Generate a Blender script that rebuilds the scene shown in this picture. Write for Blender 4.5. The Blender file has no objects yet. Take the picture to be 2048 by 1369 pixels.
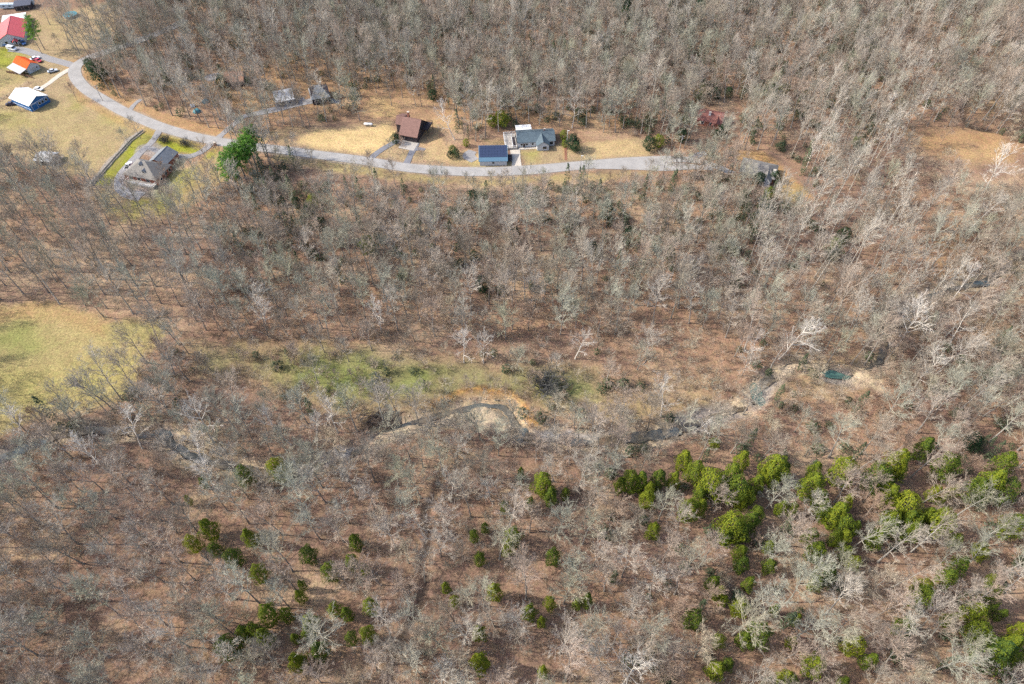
import bpy, bmesh, math, random
import numpy as np
from mathutils import Vector, Matrix

# ------------------------------------------------------------------ camera, sky, sun, exposure
SC = bpy.context.scene
CH, DEP, FPX, UC, VC = 185.0, math.radians(51.0), 1365.0, 1024.0, 684.5
cam_d = bpy.data.cameras.new('camera')
cam = bpy.data.objects.new('camera', cam_d)
SC.collection.objects.link(cam)
cam.location = (0, 0, CH)
cam.rotation_euler = (math.pi / 2 - DEP, 0, 0)
cam_d.sensor_width = 36.0
cam_d.lens = 36.0 * FPX / 2048.0
cam_d.clip_start, cam_d.clip_end = 1.0, 6000.0
SC.camera = cam

SUN_EL = math.radians(39.0)
world = bpy.data.worlds.new('World')
SC.world = world
world.use_nodes = True
wn = world.node_tree
sky = wn.nodes.new('ShaderNodeTexSky')
sky.sky_type = 'NISHITA'
sky.sun_disc = False
sky.sun_elevation = SUN_EL
sky.sun_rotation = math.radians(267.0)
sky.air_density, sky.dust_density, sky.ozone_density = 0.8, 2.0, 0.3
bg = wn.nodes['Background']
wn.links.new(sky.outputs[0], bg.inputs[0])
bg.inputs[1].default_value = 0.15
sun_d = bpy.data.lights.new('sun', 'SUN')
sun_d.energy, sun_d.angle, sun_d.color = 2.45, math.radians(0.5), (1.0, 0.95, 0.87)
sun = bpy.data.objects.new('sun', sun_d)
SC.collection.objects.link(sun)
sun.location = (-300, 180, 300)
sun.rotation_euler = Vector((math.cos(SUN_EL), -0.04, -math.sin(SUN_EL))).to_track_quat('-Z', 'Y').to_euler()
SC.view_settings.view_transform = 'Standard'
SC.view_settings.look = 'None'
SC.view_settings.gamma = 1.0
SC.view_settings.exposure = 1.32
SC.view_settings.use_curve_mapping = False
SC.render.engine = 'CYCLES'
SC.cycles.use_denoising = False
SC.cycles.max_bounces = 4
SC.cycles.diffuse_bounces = 2
SC.cycles.glossy_bounces = 2
SC.cycles.transparent_max_bounces = 4

# ------------------------------------------------------------------ helpers
SD, CD = math.sin(DEP), math.cos(DEP)

def P(u, v, z=0.0):
    """the point of the plane at height z that the photograph shows at pixel (u, v)"""
    a, b = (u - UC) / FPX, (VC - v) / FPX
    dx, dy, dz = a, CD + b * SD, -SD + b * CD
    t = (z - CH) / dz
    return Vector((dx * t, dy * t, z))

def proj(x, y, z=0.0):
    zc = y * CD + (CH - z) * SD
    yc = y * SD - (CH - z) * CD
    return UC + FPX * x / zc, VC - FPX * yc / zc

def scale_at(v):
    """pixels of the photograph per metre across, at row v"""
    p = P(UC, v)
    return FPX / (p.y * CD + CH * SD)

def mat(name, col, rough=0.85, var=0.0, scale=1.0, metal=0.0, spec=0.3, col2=None, bump=0.0, bscale=None):
    m = bpy.data.materials.new(name)
    m.use_nodes = True
    nt = m.node_tree
    b = nt.nodes['Principled BSDF']
    b.inputs['Roughness'].default_value = rough
    b.inputs['Metallic'].default_value = metal
    b.inputs['Specular IOR Level'].default_value = spec
    b.inputs['Base Color'].default_value = (*col, 1)
    if var > 0 or col2 is not None:
        tc = nt.nodes.new('ShaderNodeTexCoord')
        n = nt.nodes.new('ShaderNodeTexNoise')
        n.inputs['Scale'].default_value = scale
        n.inputs['Detail'].default_value = 6
        n.inputs['Roughness'].default_value = 0.65
        nt.links.new(tc.outputs['Object'], n.inputs['Vector'])
        r = nt.nodes.new('ShaderNodeValToRGB')
        r.color_ramp.elements[0].position, r.color_ramp.elements[1].position = 0.3, 0.7
        c2 = col2 if col2 is not None else col
        r.color_ramp.elements[0].color = (*[max(0, c * (1 - var)) for c in col], 1)
        r.color_ramp.elements[1].color = (*[min(1, c * (1 + var)) for c in c2], 1)
        nt.links.new(n.outputs['Fac'], r.inputs[0])
        nt.links.new(r.outputs[0], b.inputs['Base Color'])
        if bump > 0:
            n2 = nt.nodes.new('ShaderNodeTexNoise')
            n2.inputs['Scale'].default_value = bscale or scale * 4
            nt.links.new(tc.outputs['Object'], n2.inputs['Vector'])
            bp = nt.nodes.new('ShaderNodeBump')
            bp.inputs['Strength'].default_value = bump
            nt.links.new(n2.outputs['Fac'], bp.inputs['Height'])
            nt.links.new(bp.outputs[0], b.inputs['Normal'])
    return m

def bark(name, cols, rough=0.9):
    """bark whose tint differs from tree to tree and along the limbs"""
    m = bpy.data.materials.new(name)
    m.use_nodes = True
    nt = m.node_tree
    b = nt.nodes['Principled BSDF']
    b.inputs['Roughness'].default_value = rough
    b.inputs['Specular IOR Level'].default_value = 0.15
    oi = nt.nodes.new('ShaderNodeObjectInfo')
    r = nt.nodes.new('ShaderNodeValToRGB')
    el = r.color_ramp.elements
    el[0].color, el[0].position = (*cols[0], 1), 0.0
    el[1].color, el[1].position = (*cols[-1], 1), 1.0
    for i, c in enumerate(cols[1:-1]):
        e = el.new((i + 1) / (len(cols) - 1))
        e.color = (*c, 1)
    nt.links.new(oi.outputs['Random'], r.inputs[0])
    tc = nt.nodes.new('ShaderNodeTexCoord')
    n = nt.nodes.new('ShaderNodeTexNoise')
    n.inputs['Scale'].default_value = 1.3
    n.inputs['Detail'].default_value = 4
    nt.links.new(tc.outputs['Object'], n.inputs['Vector'])
    mr = nt.nodes.new('ShaderNodeMapRange')
    mr.inputs['From Min'].default_value, mr.inputs['From Max'].default_value = 0.3, 0.7
    mr.inputs['To Min'].default_value, mr.inputs['To Max'].default_value = 0.7, 1.3
    nt.links.new(n.outputs['Fac'], mr.inputs[0])
    mx = nt.nodes.new('ShaderNodeVectorMath')
    mx.operation = 'SCALE'
    nt.links.new(r.outputs[0], mx.inputs[0])
    nt.links.new(mr.outputs[0], mx.inputs['Scale'])
    nt.links.new(mx.outputs[0], b.inputs['Base Color'])
    return m

def leafmat(name, cols):
    """foliage: each spray has its own green"""
    m = bpy.data.materials.new(name)
    m.use_nodes = True
    nt = m.node_tree
    b = nt.nodes['Principled BSDF']
    b.inputs['Roughness'].default_value = 0.7
    b.inputs['Specular IOR Level'].default_value = 0.2
    g = nt.nodes.new('ShaderNodeNewGeometry')
    oi = nt.nodes.new('ShaderNodeObjectInfo')
    ma = nt.nodes.new('ShaderNodeMath')
    ma.operation = 'MULTIPLY_ADD'
    ma.inputs[1].default_value = 0.55
    nt.links.new(g.outputs['Random Per Island'], ma.inputs[0])
    mb_ = nt.nodes.new('ShaderNodeMath')
    mb_.operation = 'MULTIPLY'
    mb_.inputs[1].default_value = 0.45
    nt.links.new(oi.outputs['Random'], mb_.inputs[0])
    nt.links.new(mb_.outputs[0], ma.inputs[2])
    r = nt.nodes.new('ShaderNodeValToRGB')
    el = r.color_ramp.elements
    el[0].color, el[1].color = (*cols[0], 1), (*cols[-1], 1)
    for i, c in enumerate(cols[1:-1]):
        e = el.new((i + 1) / (len(cols) - 1))
        e.color = (*c, 1)
    nt.links.new(ma.outputs[0], r.inputs[0])
    nt.links.new(r.outputs[0], b.inputs['Base Color'])
    tl = nt.nodes.new('ShaderNodeBsdfTranslucent')
    nt.links.new(r.outputs[0], tl.inputs['Color'])
    mx = nt.nodes.new('ShaderNodeMixShader')
    mx.inputs[0].default_value = 0.35
    nt.links.new(b.outputs[0], mx.inputs[1])
    nt.links.new(tl.outputs[0], mx.inputs[2])
    nt.links.new(mx.outputs[0], nt.nodes['Material Output'].inputs['Surface'])
    return m

class MB:
    def __init__(self):
        self.v, self.f = [], []

    def add(self, vs, fs):
        o = len(self.v)
        self.v.extend(tuple(p) for p in vs)
        self.f.extend([tuple(i + o for i in f) for f in fs])
        return self

    def box(self, c, s, rz=0.0, taper=1.0):
        x, y, z = s[0] / 2, s[1] / 2, s[2] / 2
        k = taper
        vs = [(-x, -y, -z), (x, -y, -z), (x, y, -z), (-x, y, -z), (-x * k, -y * k, z), (x * k, -y * k, z), (x * k, y * k, z), (-x * k, y * k, z)]
        ca, sa = math.cos(rz), math.sin(rz)
        vs = [(c[0] + a * ca - b * sa, c[1] + a * sa + b * ca, c[2] + d) for a, b, d in vs]
        return self.add(vs, [(3, 2, 1, 0), (4, 5, 6, 7), (0, 1, 5, 4), (1, 2, 6, 5), (2, 3, 7, 6), (3, 0, 4, 7)])

    def tube(self, pts, rad, sides=5, close=True):
        n = len(pts)
        d0 = (pts[1] - pts[0]).normalized()
        ref = Vector((1, 0, 0)) if abs(d0.x) < 0.8 else Vector((0, 1, 0))
        vs, fs = [], []
        for i, p in enumerate(pts):
            d = (pts[min(i + 1, n - 1)] - pts[max(i - 1, 0)]).normalized()
            a = d.cross(ref).normalized()
            b = d.cross(a)
            for k in range(sides):
                t = 2 * math.pi * k / sides
                vs.append(p + (a * math.cos(t) + b * math.sin(t)) * rad[i])
        for i in range(n - 1):
            for k in range(sides):
                k2 = (k + 1) % sides
                fs.append((i * sides + k, i * sides + k2, (i + 1) * sides + k2, (i + 1) * sides + k))
        if close:
            fs.append(tuple(range(sides - 1, -1, -1)))
            fs.append(tuple((n - 1) * sides + k for k in range(sides)))
        return self.add(vs, fs)

    def cone(self, p, q, r):
        d = q - p
        ref = Vector((0, 0, 1)) if abs(d.z) < 0.8 * d.length else Vector((1, 0, 0))
        a = d.cross(ref).normalized() * r
        b = d.cross(a).normalized() * r
        o = len(self.v)
        for w in (a, a * -0.5 + b * 0.87, a * -0.5 - b * 0.87):
            self.v.append(tuple(p + w))
        self.v.append(tuple(q))
        self.f += [(o, o + 1, o + 3), (o + 1, o + 2, o + 3), (o + 2, o, o + 3)]

    def extrude(self, sec, axis, a, b):
        """closed section (list of 2-D points: other horizontal axis, z) extruded from a to b along 'x' or 'y'"""
        n = len(sec)
        mk = (lambda t, p: (t, p[0], p[1])) if axis == 'x' else (lambda t, p: (p[0], t, p[1]))
        vs = [mk(a, p) for p in sec] + [mk(b, p) for p in sec]
        fs = [tuple(range(n)), tuple(range(2 * n - 1, n - 1, -1))]
        fs += [(i, i + n, (i + 1) % n + n, (i + 1) % n) for i in range(n)]
        return self.add(vs, fs)

    def mesh(self, name, m, fix=True, smooth=False):
        me = bpy.data.meshes.new(name)
        me.from_pydata(self.v, [], self.f)
        if fix:
            bm = bmesh.new()
            bm.from_mesh(me)
            bmesh.ops.recalc_face_normals(bm, faces=bm.faces)
            bm.to_mesh(me)
            bm.free()
        me.materials.append(m)
        if smooth:
            me.polygons.foreach_set('use_smooth', [True] * len(me.polygons))
        return me

    def build(self, name, m, parent=None, fix=True, smooth=False):
        o = bpy.data.objects.new(name, self.mesh(name, m, fix, smooth))
        SC.collection.objects.link(o)
        if parent is not None:
            o.parent = parent
        return o

def tag(o, label=None, cat=None, group=None, kind=None):
    for k, v in (('label', label), ('category', cat), ('group', group), ('kind', kind)):
        if v:
            o[k] = v
    return o

def thing(name, label, cat, loc=(0, 0, 0), rz=0.0, group=None):
    o = bpy.data.objects.new(name, None)
    o.empty_display_size = 0.5
    SC.collection.objects.link(o)
    o.location = loc
    o.rotation_euler = (0, 0, rz)
    return tag(o, label, cat, group)

# ------------------------------------------------------------------ the ground: zones read off the photograph
CREEK = [(-140, 955), (-60, 930), (30, 902), (80, 878), (170, 858), (250, 858), (305, 864), (345, 888), (395, 912), (470, 932), (520, 942), (570, 945), (625, 934),
         (680, 914), (725, 893), (765, 866), (830, 843), (890, 824), (950, 810), (1000, 810), (1022, 832), (1042, 862), (1085, 872), (1135, 876),
         (1200, 880), (1270, 872), (1330, 863), (1385, 847), (1435, 829), (1480, 812), (1508, 792), (1524, 768), (1556, 744), (1600, 726), (1645, 732), (1680, 748), (1718, 752),
         (1752, 728), (1768, 700), (1768, 672), (1764, 650), (1800, 628), (1850, 596), (1915, 572), (1970, 560), (2010, 535), (2070, 510), (2200, 490)]
GULLY = [(880, 960), (864, 1003), (853, 1018), (860, 1062), (859, 1092), (847, 1112), (845, 1136), (855, 1157), (847, 1184), (840, 1210), (815, 1260), (785, 1330), (775, 1400)]
BROOK = [(2080, 95), (2010, 130), (1985, 160), (1950, 165), (1935, 190), (1930, 215), (1940, 250), (2010, 262), (2100, 285)]

def wl(px):
    return np.array([P(u, v)[:2] for u, v in px])

def smooth_line(a, n=4):
    """Catmull-Rom through the points"""
    a = np.asarray(a, float)
    p = np.vstack([2 * a[0] - a[1], a, 2 * a[-1] - a[-2]])
    out = []
    for i in range(1, len(p) - 2):
        for k in range(n):
            t = k / n
            out.append(0.5 * ((2 * p[i]) + (-p[i - 1] + p[i + 1]) * t + (2 * p[i - 1] - 5 * p[i] + 4 * p[i + 1] - p[i + 2]) * t * t + (-p[i - 1] + 3 * p[i] - 3 * p[i + 1] + p[i + 2]) * t ** 3))
    out.append(a[-1])
    return np.array(out)

def seg_dist(xy, line, closed=False):
    d = np.full(len(xy), 1e9)
    pts = np.vstack([line, line[:1]]) if closed else line
    for a, b in zip(pts[:-1], pts[1:]):
        ab = b - a
        t = np.clip(((xy - a) @ ab) / max(ab @ ab, 1e-9), 0, 1)
        q = xy - a - t[:, None] * ab
        d = np.minimum(d, np.hypot(q[:, 0], q[:, 1]))
    return d

def inside(xy, poly):
    x, y = xy[:, 0], xy[:, 1]
    r = np.zeros(len(xy), bool)
    for (x0, y0), (x1, y1) in zip(poly, np.roll(poly, -1, 0)):
        c = (y0 > y) != (y1 > y)
        r ^= c & (x < (x1 - x0) * (y - y0) / ((y1 - y0) if y1 != y0 else 1e-9) + x0)
    return r

_rs = np.random.RandomState(7)
_NT = [_rs.rand(64, 64) for _ in range(4)]

def vnoise(xy, size, k=0):
    """smooth value noise in 0..1, features of about size metres"""
    t = _NT[k]
    p = xy / size + 1000
    i = np.floor(p).astype(int)
    f = p - i
    f = f * f * (3 - 2 * f)
    g = lambda a, b: t[(i[:, 0] + a) % 64, (i[:, 1] + b) % 64]
    return (g(0, 0) * (1 - f[:, 0]) + g(1, 0) * f[:, 0]) * (1 - f[:, 1]) + (g(0, 1) * (1 - f[:, 0]) + g(1, 1) * f[:, 0]) * f[:, 1]

CR, GU, BR = smooth_line(wl(CREEK), 2), smooth_line(wl(GULLY), 2), smooth_line(wl(BROOK), 2)

def ground_height(xy):
    """valley floor, with the creek, the gully and the brook cut into it"""
    z = (vnoise(xy, 3.3, 2) - 1.0) * 0.14
    dc = seg_dist(xy, CR) + (vnoise(xy, 7, 1) - 0.5) * 3.0
    z = z - 1.75 * np.clip(1 - (dc - 2.6) / 2.6, 0, 1) ** 1.3
    dg = seg_dist(xy, GU) + (vnoise(xy, 4, 3) - 0.5) * 0.8
    z = z - 1.3 * np.clip(1 - (dg - 0.4) / 1.4, 0, 1)
    db = seg_dist(xy, BR) + (vnoise(xy, 5, 3) - 0.5) * 1.5
    return z - 1.2 * np.clip(1 - (db - 0.9) / 2.0, 0, 1)

LITTER, LITTER_DARK, LITTER_PALE = (0.268, 0.168, 0.104), (0.190, 0.123, 0.085), (0.325, 0.232, 0.148)
OLIVE, TAN, STRAW, GREEN, LIME, ORANGE, GRAVEL, SILT, SAND, DIRT = ((0.280, 0.222, 0.098), (0.285, 0.212, 0.118), (0.45, 0.325, 0.155), (0.135, 0.175, 0.040), (0.215, 0.228, 0.020),
    (0.32, 0.195, 0.085), (0.31, 0.29, 0.265), (0.34, 0.19, 0.065), (0.41, 0.325, 0.215), (0.26, 0.23, 0.20))
# (polygon in photo pixels, colour, feather in metres, strength)
ZONES = [
    ([(-60, 60), (60, 62), (150, 20), (240, 0), (240, 60), (140, 128), (150, 185), (205, 213), (262, 240), (290, 262), (200, 355), (150, 352), (40, 315), (-60, 300)], TAN, 3.0, 0.95),
    ([(-60, 60), (60, 110), (85, 150), (0, 180), (-60, 180)], OLIVE, 3.0, 0.9),
    ([(-60, 95), (30, 95), (45, 112), (15, 135), (-60, 140)], LIME, 3.0, 0.8),
    ([(60, 20), (130, 15), (130, 70), (70, 60)], OLIVE, 4.0, 0.7),
    ([(-20, 175), (45, 165), (40, 215), (-20, 235)], STRAW, 5.0, 0.45),
    ([(20, 225), (110, 200), (180, 225), (270, 262), (180, 345), (60, 300), (-60, 280), (-60, 220)], OLIVE, 6.0, 0.6),
    ([(-60, 215), (40, 222), (60, 255), (-60, 262)], LIME, 5.0, 0.35), ([(135, 190), (175, 198), (170, 222), (140, 215)], LIME, 4.0, 0.4), ([(195, 215), (255, 240), (240, 255), (200, 235)], LIME, 4.0, 0.4),
    ([(285, 254), (316, 260), (302, 284), (262, 318), (240, 340), (222, 372), (183, 371), (232, 312), (262, 278)], LIME, 1.6, 0.92),
    ([(318, 268), (350, 268), (406, 288), (402, 300), (380, 308), (330, 301), (309, 294)], LIME, 1.6, 0.92),
    ([(420, 297), (452, 300), (452, 360), (425, 365), (405, 320)], OLIVE, 2.0, 0.9), ([(412, 300), (438, 294), (424, 318), (404, 318)], LIME, 1.5, 0.8),
    ([(228, 372), (260, 398), (300, 400), (345, 350), (400, 325), (425, 365), (405, 400), (340, 438), (270, 448), (200, 420), (185, 390)], OLIVE, 4.0, 0.85),
    ([(235, 360), (250, 342), (350, 370), (330, 398), (260, 395), (236, 378)], GRAVEL, 1.5, 0.85),
    ([(300, 400), (350, 340), (395, 335), (390, 365), (330, 425), (250, 440), (240, 410)], LIME, 4.0, 0.6),
    ([(505, 262), (620, 258), (780, 246), (800, 290), (900, 305), (1000, 330), (900, 336), (800, 322), (700, 308), (560, 292)], TAN, 3.0, 0.9),
    ([(508, 272), (536, 272), (530, 290), (508, 288)], STRAW, 2.0, 0.9),
    ([(600, 284), (622, 264), (705, 258), (735, 262), (780, 246), (798, 270), (745, 312), (690, 303), (620, 298)], STRAW, 2.5, 0.95),
    ([(745, 190), (775, 192), (795, 212), (790, 232), (750, 236), (722, 222)], STRAW, 2.5, 0.75),
    ([(838, 282), (880, 268), (905, 300), (960, 310), (960, 330), (850, 322)], STRAW, 3.0, 0.7), ([(850, 236), (905, 232), (915, 258), (850, 270)], STRAW, 4.0, 0.5),
    ([(765, 302), (820, 292), (812, 322), (768, 316)], TAN, 2.0, 0.8),
    ([(930, 320), (1024, 322), (1024, 338), (940, 340)], OLIVE, 1.5, 0.9), ([(970, 280), (1020, 280), (1020, 296), (970, 292)], OLIVE, 3.0, 0.6),
    ([(1040, 300), (1120, 292), (1260, 276), (1330, 290), (1300, 312), (1200, 318), (1090, 330), (1044, 334)], TAN, 2.0, 0.95),
    ([(1044, 304), (1080, 300), (1075, 322), (1046, 324)], LIME, 3.0, 0.45), ([(1170, 285), (1260, 278), (1290, 306), (1170, 318)], STRAW, 3.0, 0.6),
    ([(560, 302), (700, 325), (830, 348), (960, 358), (1080, 354), (1200, 344), (1300, 345), (1300, 352), (1180, 362), (960, 372), (800, 362), (640, 338), (540, 318)], OLIVE, 2.0, 0.85),
    ([(1470, 300), (1530, 305), (1560, 330), (1600, 372), (1625, 395), (1580, 402), (1560, 375), (1540, 330), (1480, 318)], ORANGE, 2.0, 0.95), ([(1556, 370), (1610, 380), (1600, 408), (1560, 410)], OLIVE, 3.0, 0.8),
    ([(1788, 268), (1860, 255), (1990, 265), (2048, 300), (2010, 325), (1940, 330), (1880, 318), (1830, 295)], ORANGE, 5.0, 0.65), ([(1900, 300), (2010, 290), (2030, 320), (1930, 335)], STRAW, 5.0, 0.25),
    ([(1850, 470), (1900, 420), (1935, 470), (1930, 560), (1870, 560)], ORANGE, 8.0, 0.5),
    ([(1940, 150), (2060, 90), (2060, 200), (1960, 235)], TAN, 8.0, 0.45),
    ([(1830, 655), (1730, 650), (1735, 700), (1770, 760), (1650, 800), (1540, 790), (1560, 740), (1650, 720), (1740, 690)], TAN, 5.0, 0.6),
    ([(-80, 610), (60, 606), (150, 612), (215, 645), (318, 640), (326, 684), (285, 722), (266, 778), (186, 822), (95, 828), (-10, 880), (-90, 900)], OLIVE, 2.2, 1.0),
    ([(-80, 610), (60, 606), (150, 610), (210, 645), (200, 668), (120, 640), (-80, 650)], ORANGE, 3.0, 0.75),
    ([(-80, 650), (60, 648), (100, 690), (60, 712), (-80, 700)], GREEN, 6.0, 0.55), ([(200, 655), (318, 650), (320, 675), (220, 690)], GREEN, 4.0, 0.35),
    ([(-80, 740), (60, 745), (180, 720), (270, 735), (200, 790), (60, 815), (-80, 830)], LIME, 8.0, 0.25),
    ([(380, 690), (500, 694), (640, 690), (760, 700), (900, 730), (1030, 735), (1190, 738), (1210, 800), (1060, 808), (950, 792), (830, 812), (740, 838), (640, 800), (500, 760), (400, 730)], (0.20, 0.185, 0.08), 6.0, 0.8),
    ([(560, 745), (640, 715), (720, 715), (860, 722), (900, 745), (870, 775), (760, 800), (650, 790)], GREEN, 5.0, 0.62), ([(1040, 745), (1160, 750), (1190, 795), (1070, 800)], GREEN, 6.0, 0.5),
    ([(1210, 750), (1420, 740), (1430, 800), (1350, 840), (1230, 840)], TAN, 7.0, 0.55), ([(1180, 790), (1420, 800), (1380, 840), (1190, 850)], OLIVE, 6.0, 0.4),
    ([(-60, 440), (300, 440), (420, 600), (330, 640), (-60, 610)], LITTER_PALE, 12.0, 0.35),
    ([(620, 100), (960, 200), (1250, 230), (1300, 270), (900, 240), (520, 240), (380, 210), (420, 130)], ORANGE, 10.0, 0.45),
]
TRACKS = [  # worn strips and creek ground: (line in pixels, half width m, colour, feather, strength)
    ([(181, 369), (227, 316), (259, 281), (283, 262)], 1.3, DIRT, 0.6, 0.95), ([(285, 300), (300, 297), (318, 306)], 3.5, DIRT, 1.0, .8), ([(0, 202), (60, 166)], 0.7, LITTER_DARK, 0.8, 0.6),
    ([(210, 213), (240, 232), (286, 256)], 0.5, SAND, 0.6, 0.7), ([(150, 130), (175, 190), (262, 240), (330, 262), (440, 292)], 5.0, ORANGE, 1.5, 0.5),
    ([(170, 150), (220, 195), (300, 236), (400, 264), (440, 272)], 5.0, ORANGE, 2.0, 0.6),
    ([(149, 143), (155, 160), (174, 180), (206, 200), (244, 222), (283, 239), (321, 254), (370, 269), (418, 280), (460, 287), (526, 296), (634, 310), (741, 324), (807, 335), (875, 341), (942, 344), (1010, 343), (1077, 339), (1144, 333), (1198, 328), (1260, 323), (1360, 320)], 3.1, DIRT, 0.9, 0.55),
    ([(880, 812), (920, 800), (960, 792), (1008, 796), (1036, 826), (1056, 852)], 3.2, SILT, 1.2, 0.9),
    ([(1130, 296), (1132, 318)], 0.6, ORANGE, 0.5, 0.4),
]
rng = random.Random(11)
PRJ_ZONES = [(wl(p), c, f, s) for p, c, f, s in ZONES]
PRJ_TRACKS = [(wl(p), w, c, f, s) for p, w, c, f, s in TRACKS]

def ground_colours(xy):
    wob = np.stack([vnoise(xy, 9, 0) + 0.5 * vnoise(xy, 3, 2), vnoise(xy + 500, 9, 1) + 0.5 * vnoise(xy + 300, 3, 3)], 1) - 0.75
    q = xy + wob * 4.5
    n1, n2 = vnoise(xy, 28, 0), vnoise(xy, 6, 1)
    t = np.clip((n1 * 0.6 + n2 * 0.4 - 0.3) / 0.4, 0, 1)[:, None]
    col = np.array(LITTER_DARK) * (1 - t) + np.array(LITTER) * t
    t2 = np.clip((vnoise(xy, 13, 3) - 0.6) / 0.25, 0, 1)[:, None] * 0.7
    col = col * (1 - t2) + np.array(LITTER_PALE) * t2
    for poly, c, f, s in PRJ_ZONES:
        lo, hi = poly.min(0) - f - 6, poly.max(0) + f + 6
        m = np.where(((xy > lo) & (xy < hi)).all(1))[0]
        if len(m) == 0:
            continue
        qq = xy[m] + (q[m] - xy[m]) * min(1.0, f / 4.0)
        d = seg_dist(qq, poly, True) * np.where(inside(qq, poly), 1, -1)
        w = np.clip(d / (2 * f) + 0.5, 0, 1)
        w = w * w * (3 - 2 * w) * s
        patch = 0.55 + 0.45 * np.clip((vnoise(xy[m], 5, 2) * 0.6 + vnoise(xy[m], 14, 0) * 0.4 - 0.25) / 0.4, 0, 1) if s < 0.95 else 1.0
        w = (w * patch)[:, None]
        col[m] = col[m] * (1 - w) + np.array(c) * w
    for ln, hw, c, f, s in PRJ_TRACKS:
        d = seg_dist(q * 0.25 + xy * 0.75, ln)
        w = (np.clip(1 - (d - hw) / f, 0, 1) * s)[:, None]
        col = col * (1 - w) + np.array(c) * w
    # creek bed: pale gravel bars, orange silt, darker brown along gully and brook
    dc = seg_dist(xy, CR) + (vnoise(xy, 7, 1) - 0.5) * 3.0
    w = np.clip(1 - (dc - 2.9) / 2.4, 0, 1)
    g = np.clip((vnoise(xy, 11, 3) * 0.65 + vnoise(xy, 3, 0) * 0.35 - 0.38) / 0.2, 0, 1)[:, None]
    bed = np.array(GRAVEL) * (1 - g) * 0.75 + np.array(SAND) * g
    w = (w * 0.72)[:, None]
    col = col * (1 - w) + bed * w
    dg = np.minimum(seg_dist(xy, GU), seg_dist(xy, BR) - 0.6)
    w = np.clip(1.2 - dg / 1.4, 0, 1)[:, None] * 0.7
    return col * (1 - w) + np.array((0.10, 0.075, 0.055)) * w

BARS = [([(858, 843), (925, 821), (985, 812), (1010, 832), (1032, 866), (1004, 868), (950, 854), (885, 858)], SAND), ([(735, 880), (800, 850), (870, 838), (880, 856), (800, 872), (745, 892)], SAND),
        ([(1470, 800), (1490, 770), (1502, 776), (1506, 800), (1480, 815)], SAND), ([(1545, 745), (1590, 722), (1640, 728), (1640, 742), (1590, 742), (1565, 760)], SAND),
        ([(1690, 765), (1750, 730), (1764, 740), (1762, 780), (1740, 770)], SAND), ([(340, 850), (420, 868), (440, 890), (395, 905), (350, 882)], SAND), ([(640, 905), (700, 890), (690, 915), (640, 930)], GRAVEL),
        ([(1060, 858), (1130, 862), (1200, 866), (1200, 878), (1080, 876)], GRAVEL)]
PRJ_BARS = [(wl(p), c) for p, c in BARS]

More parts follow.
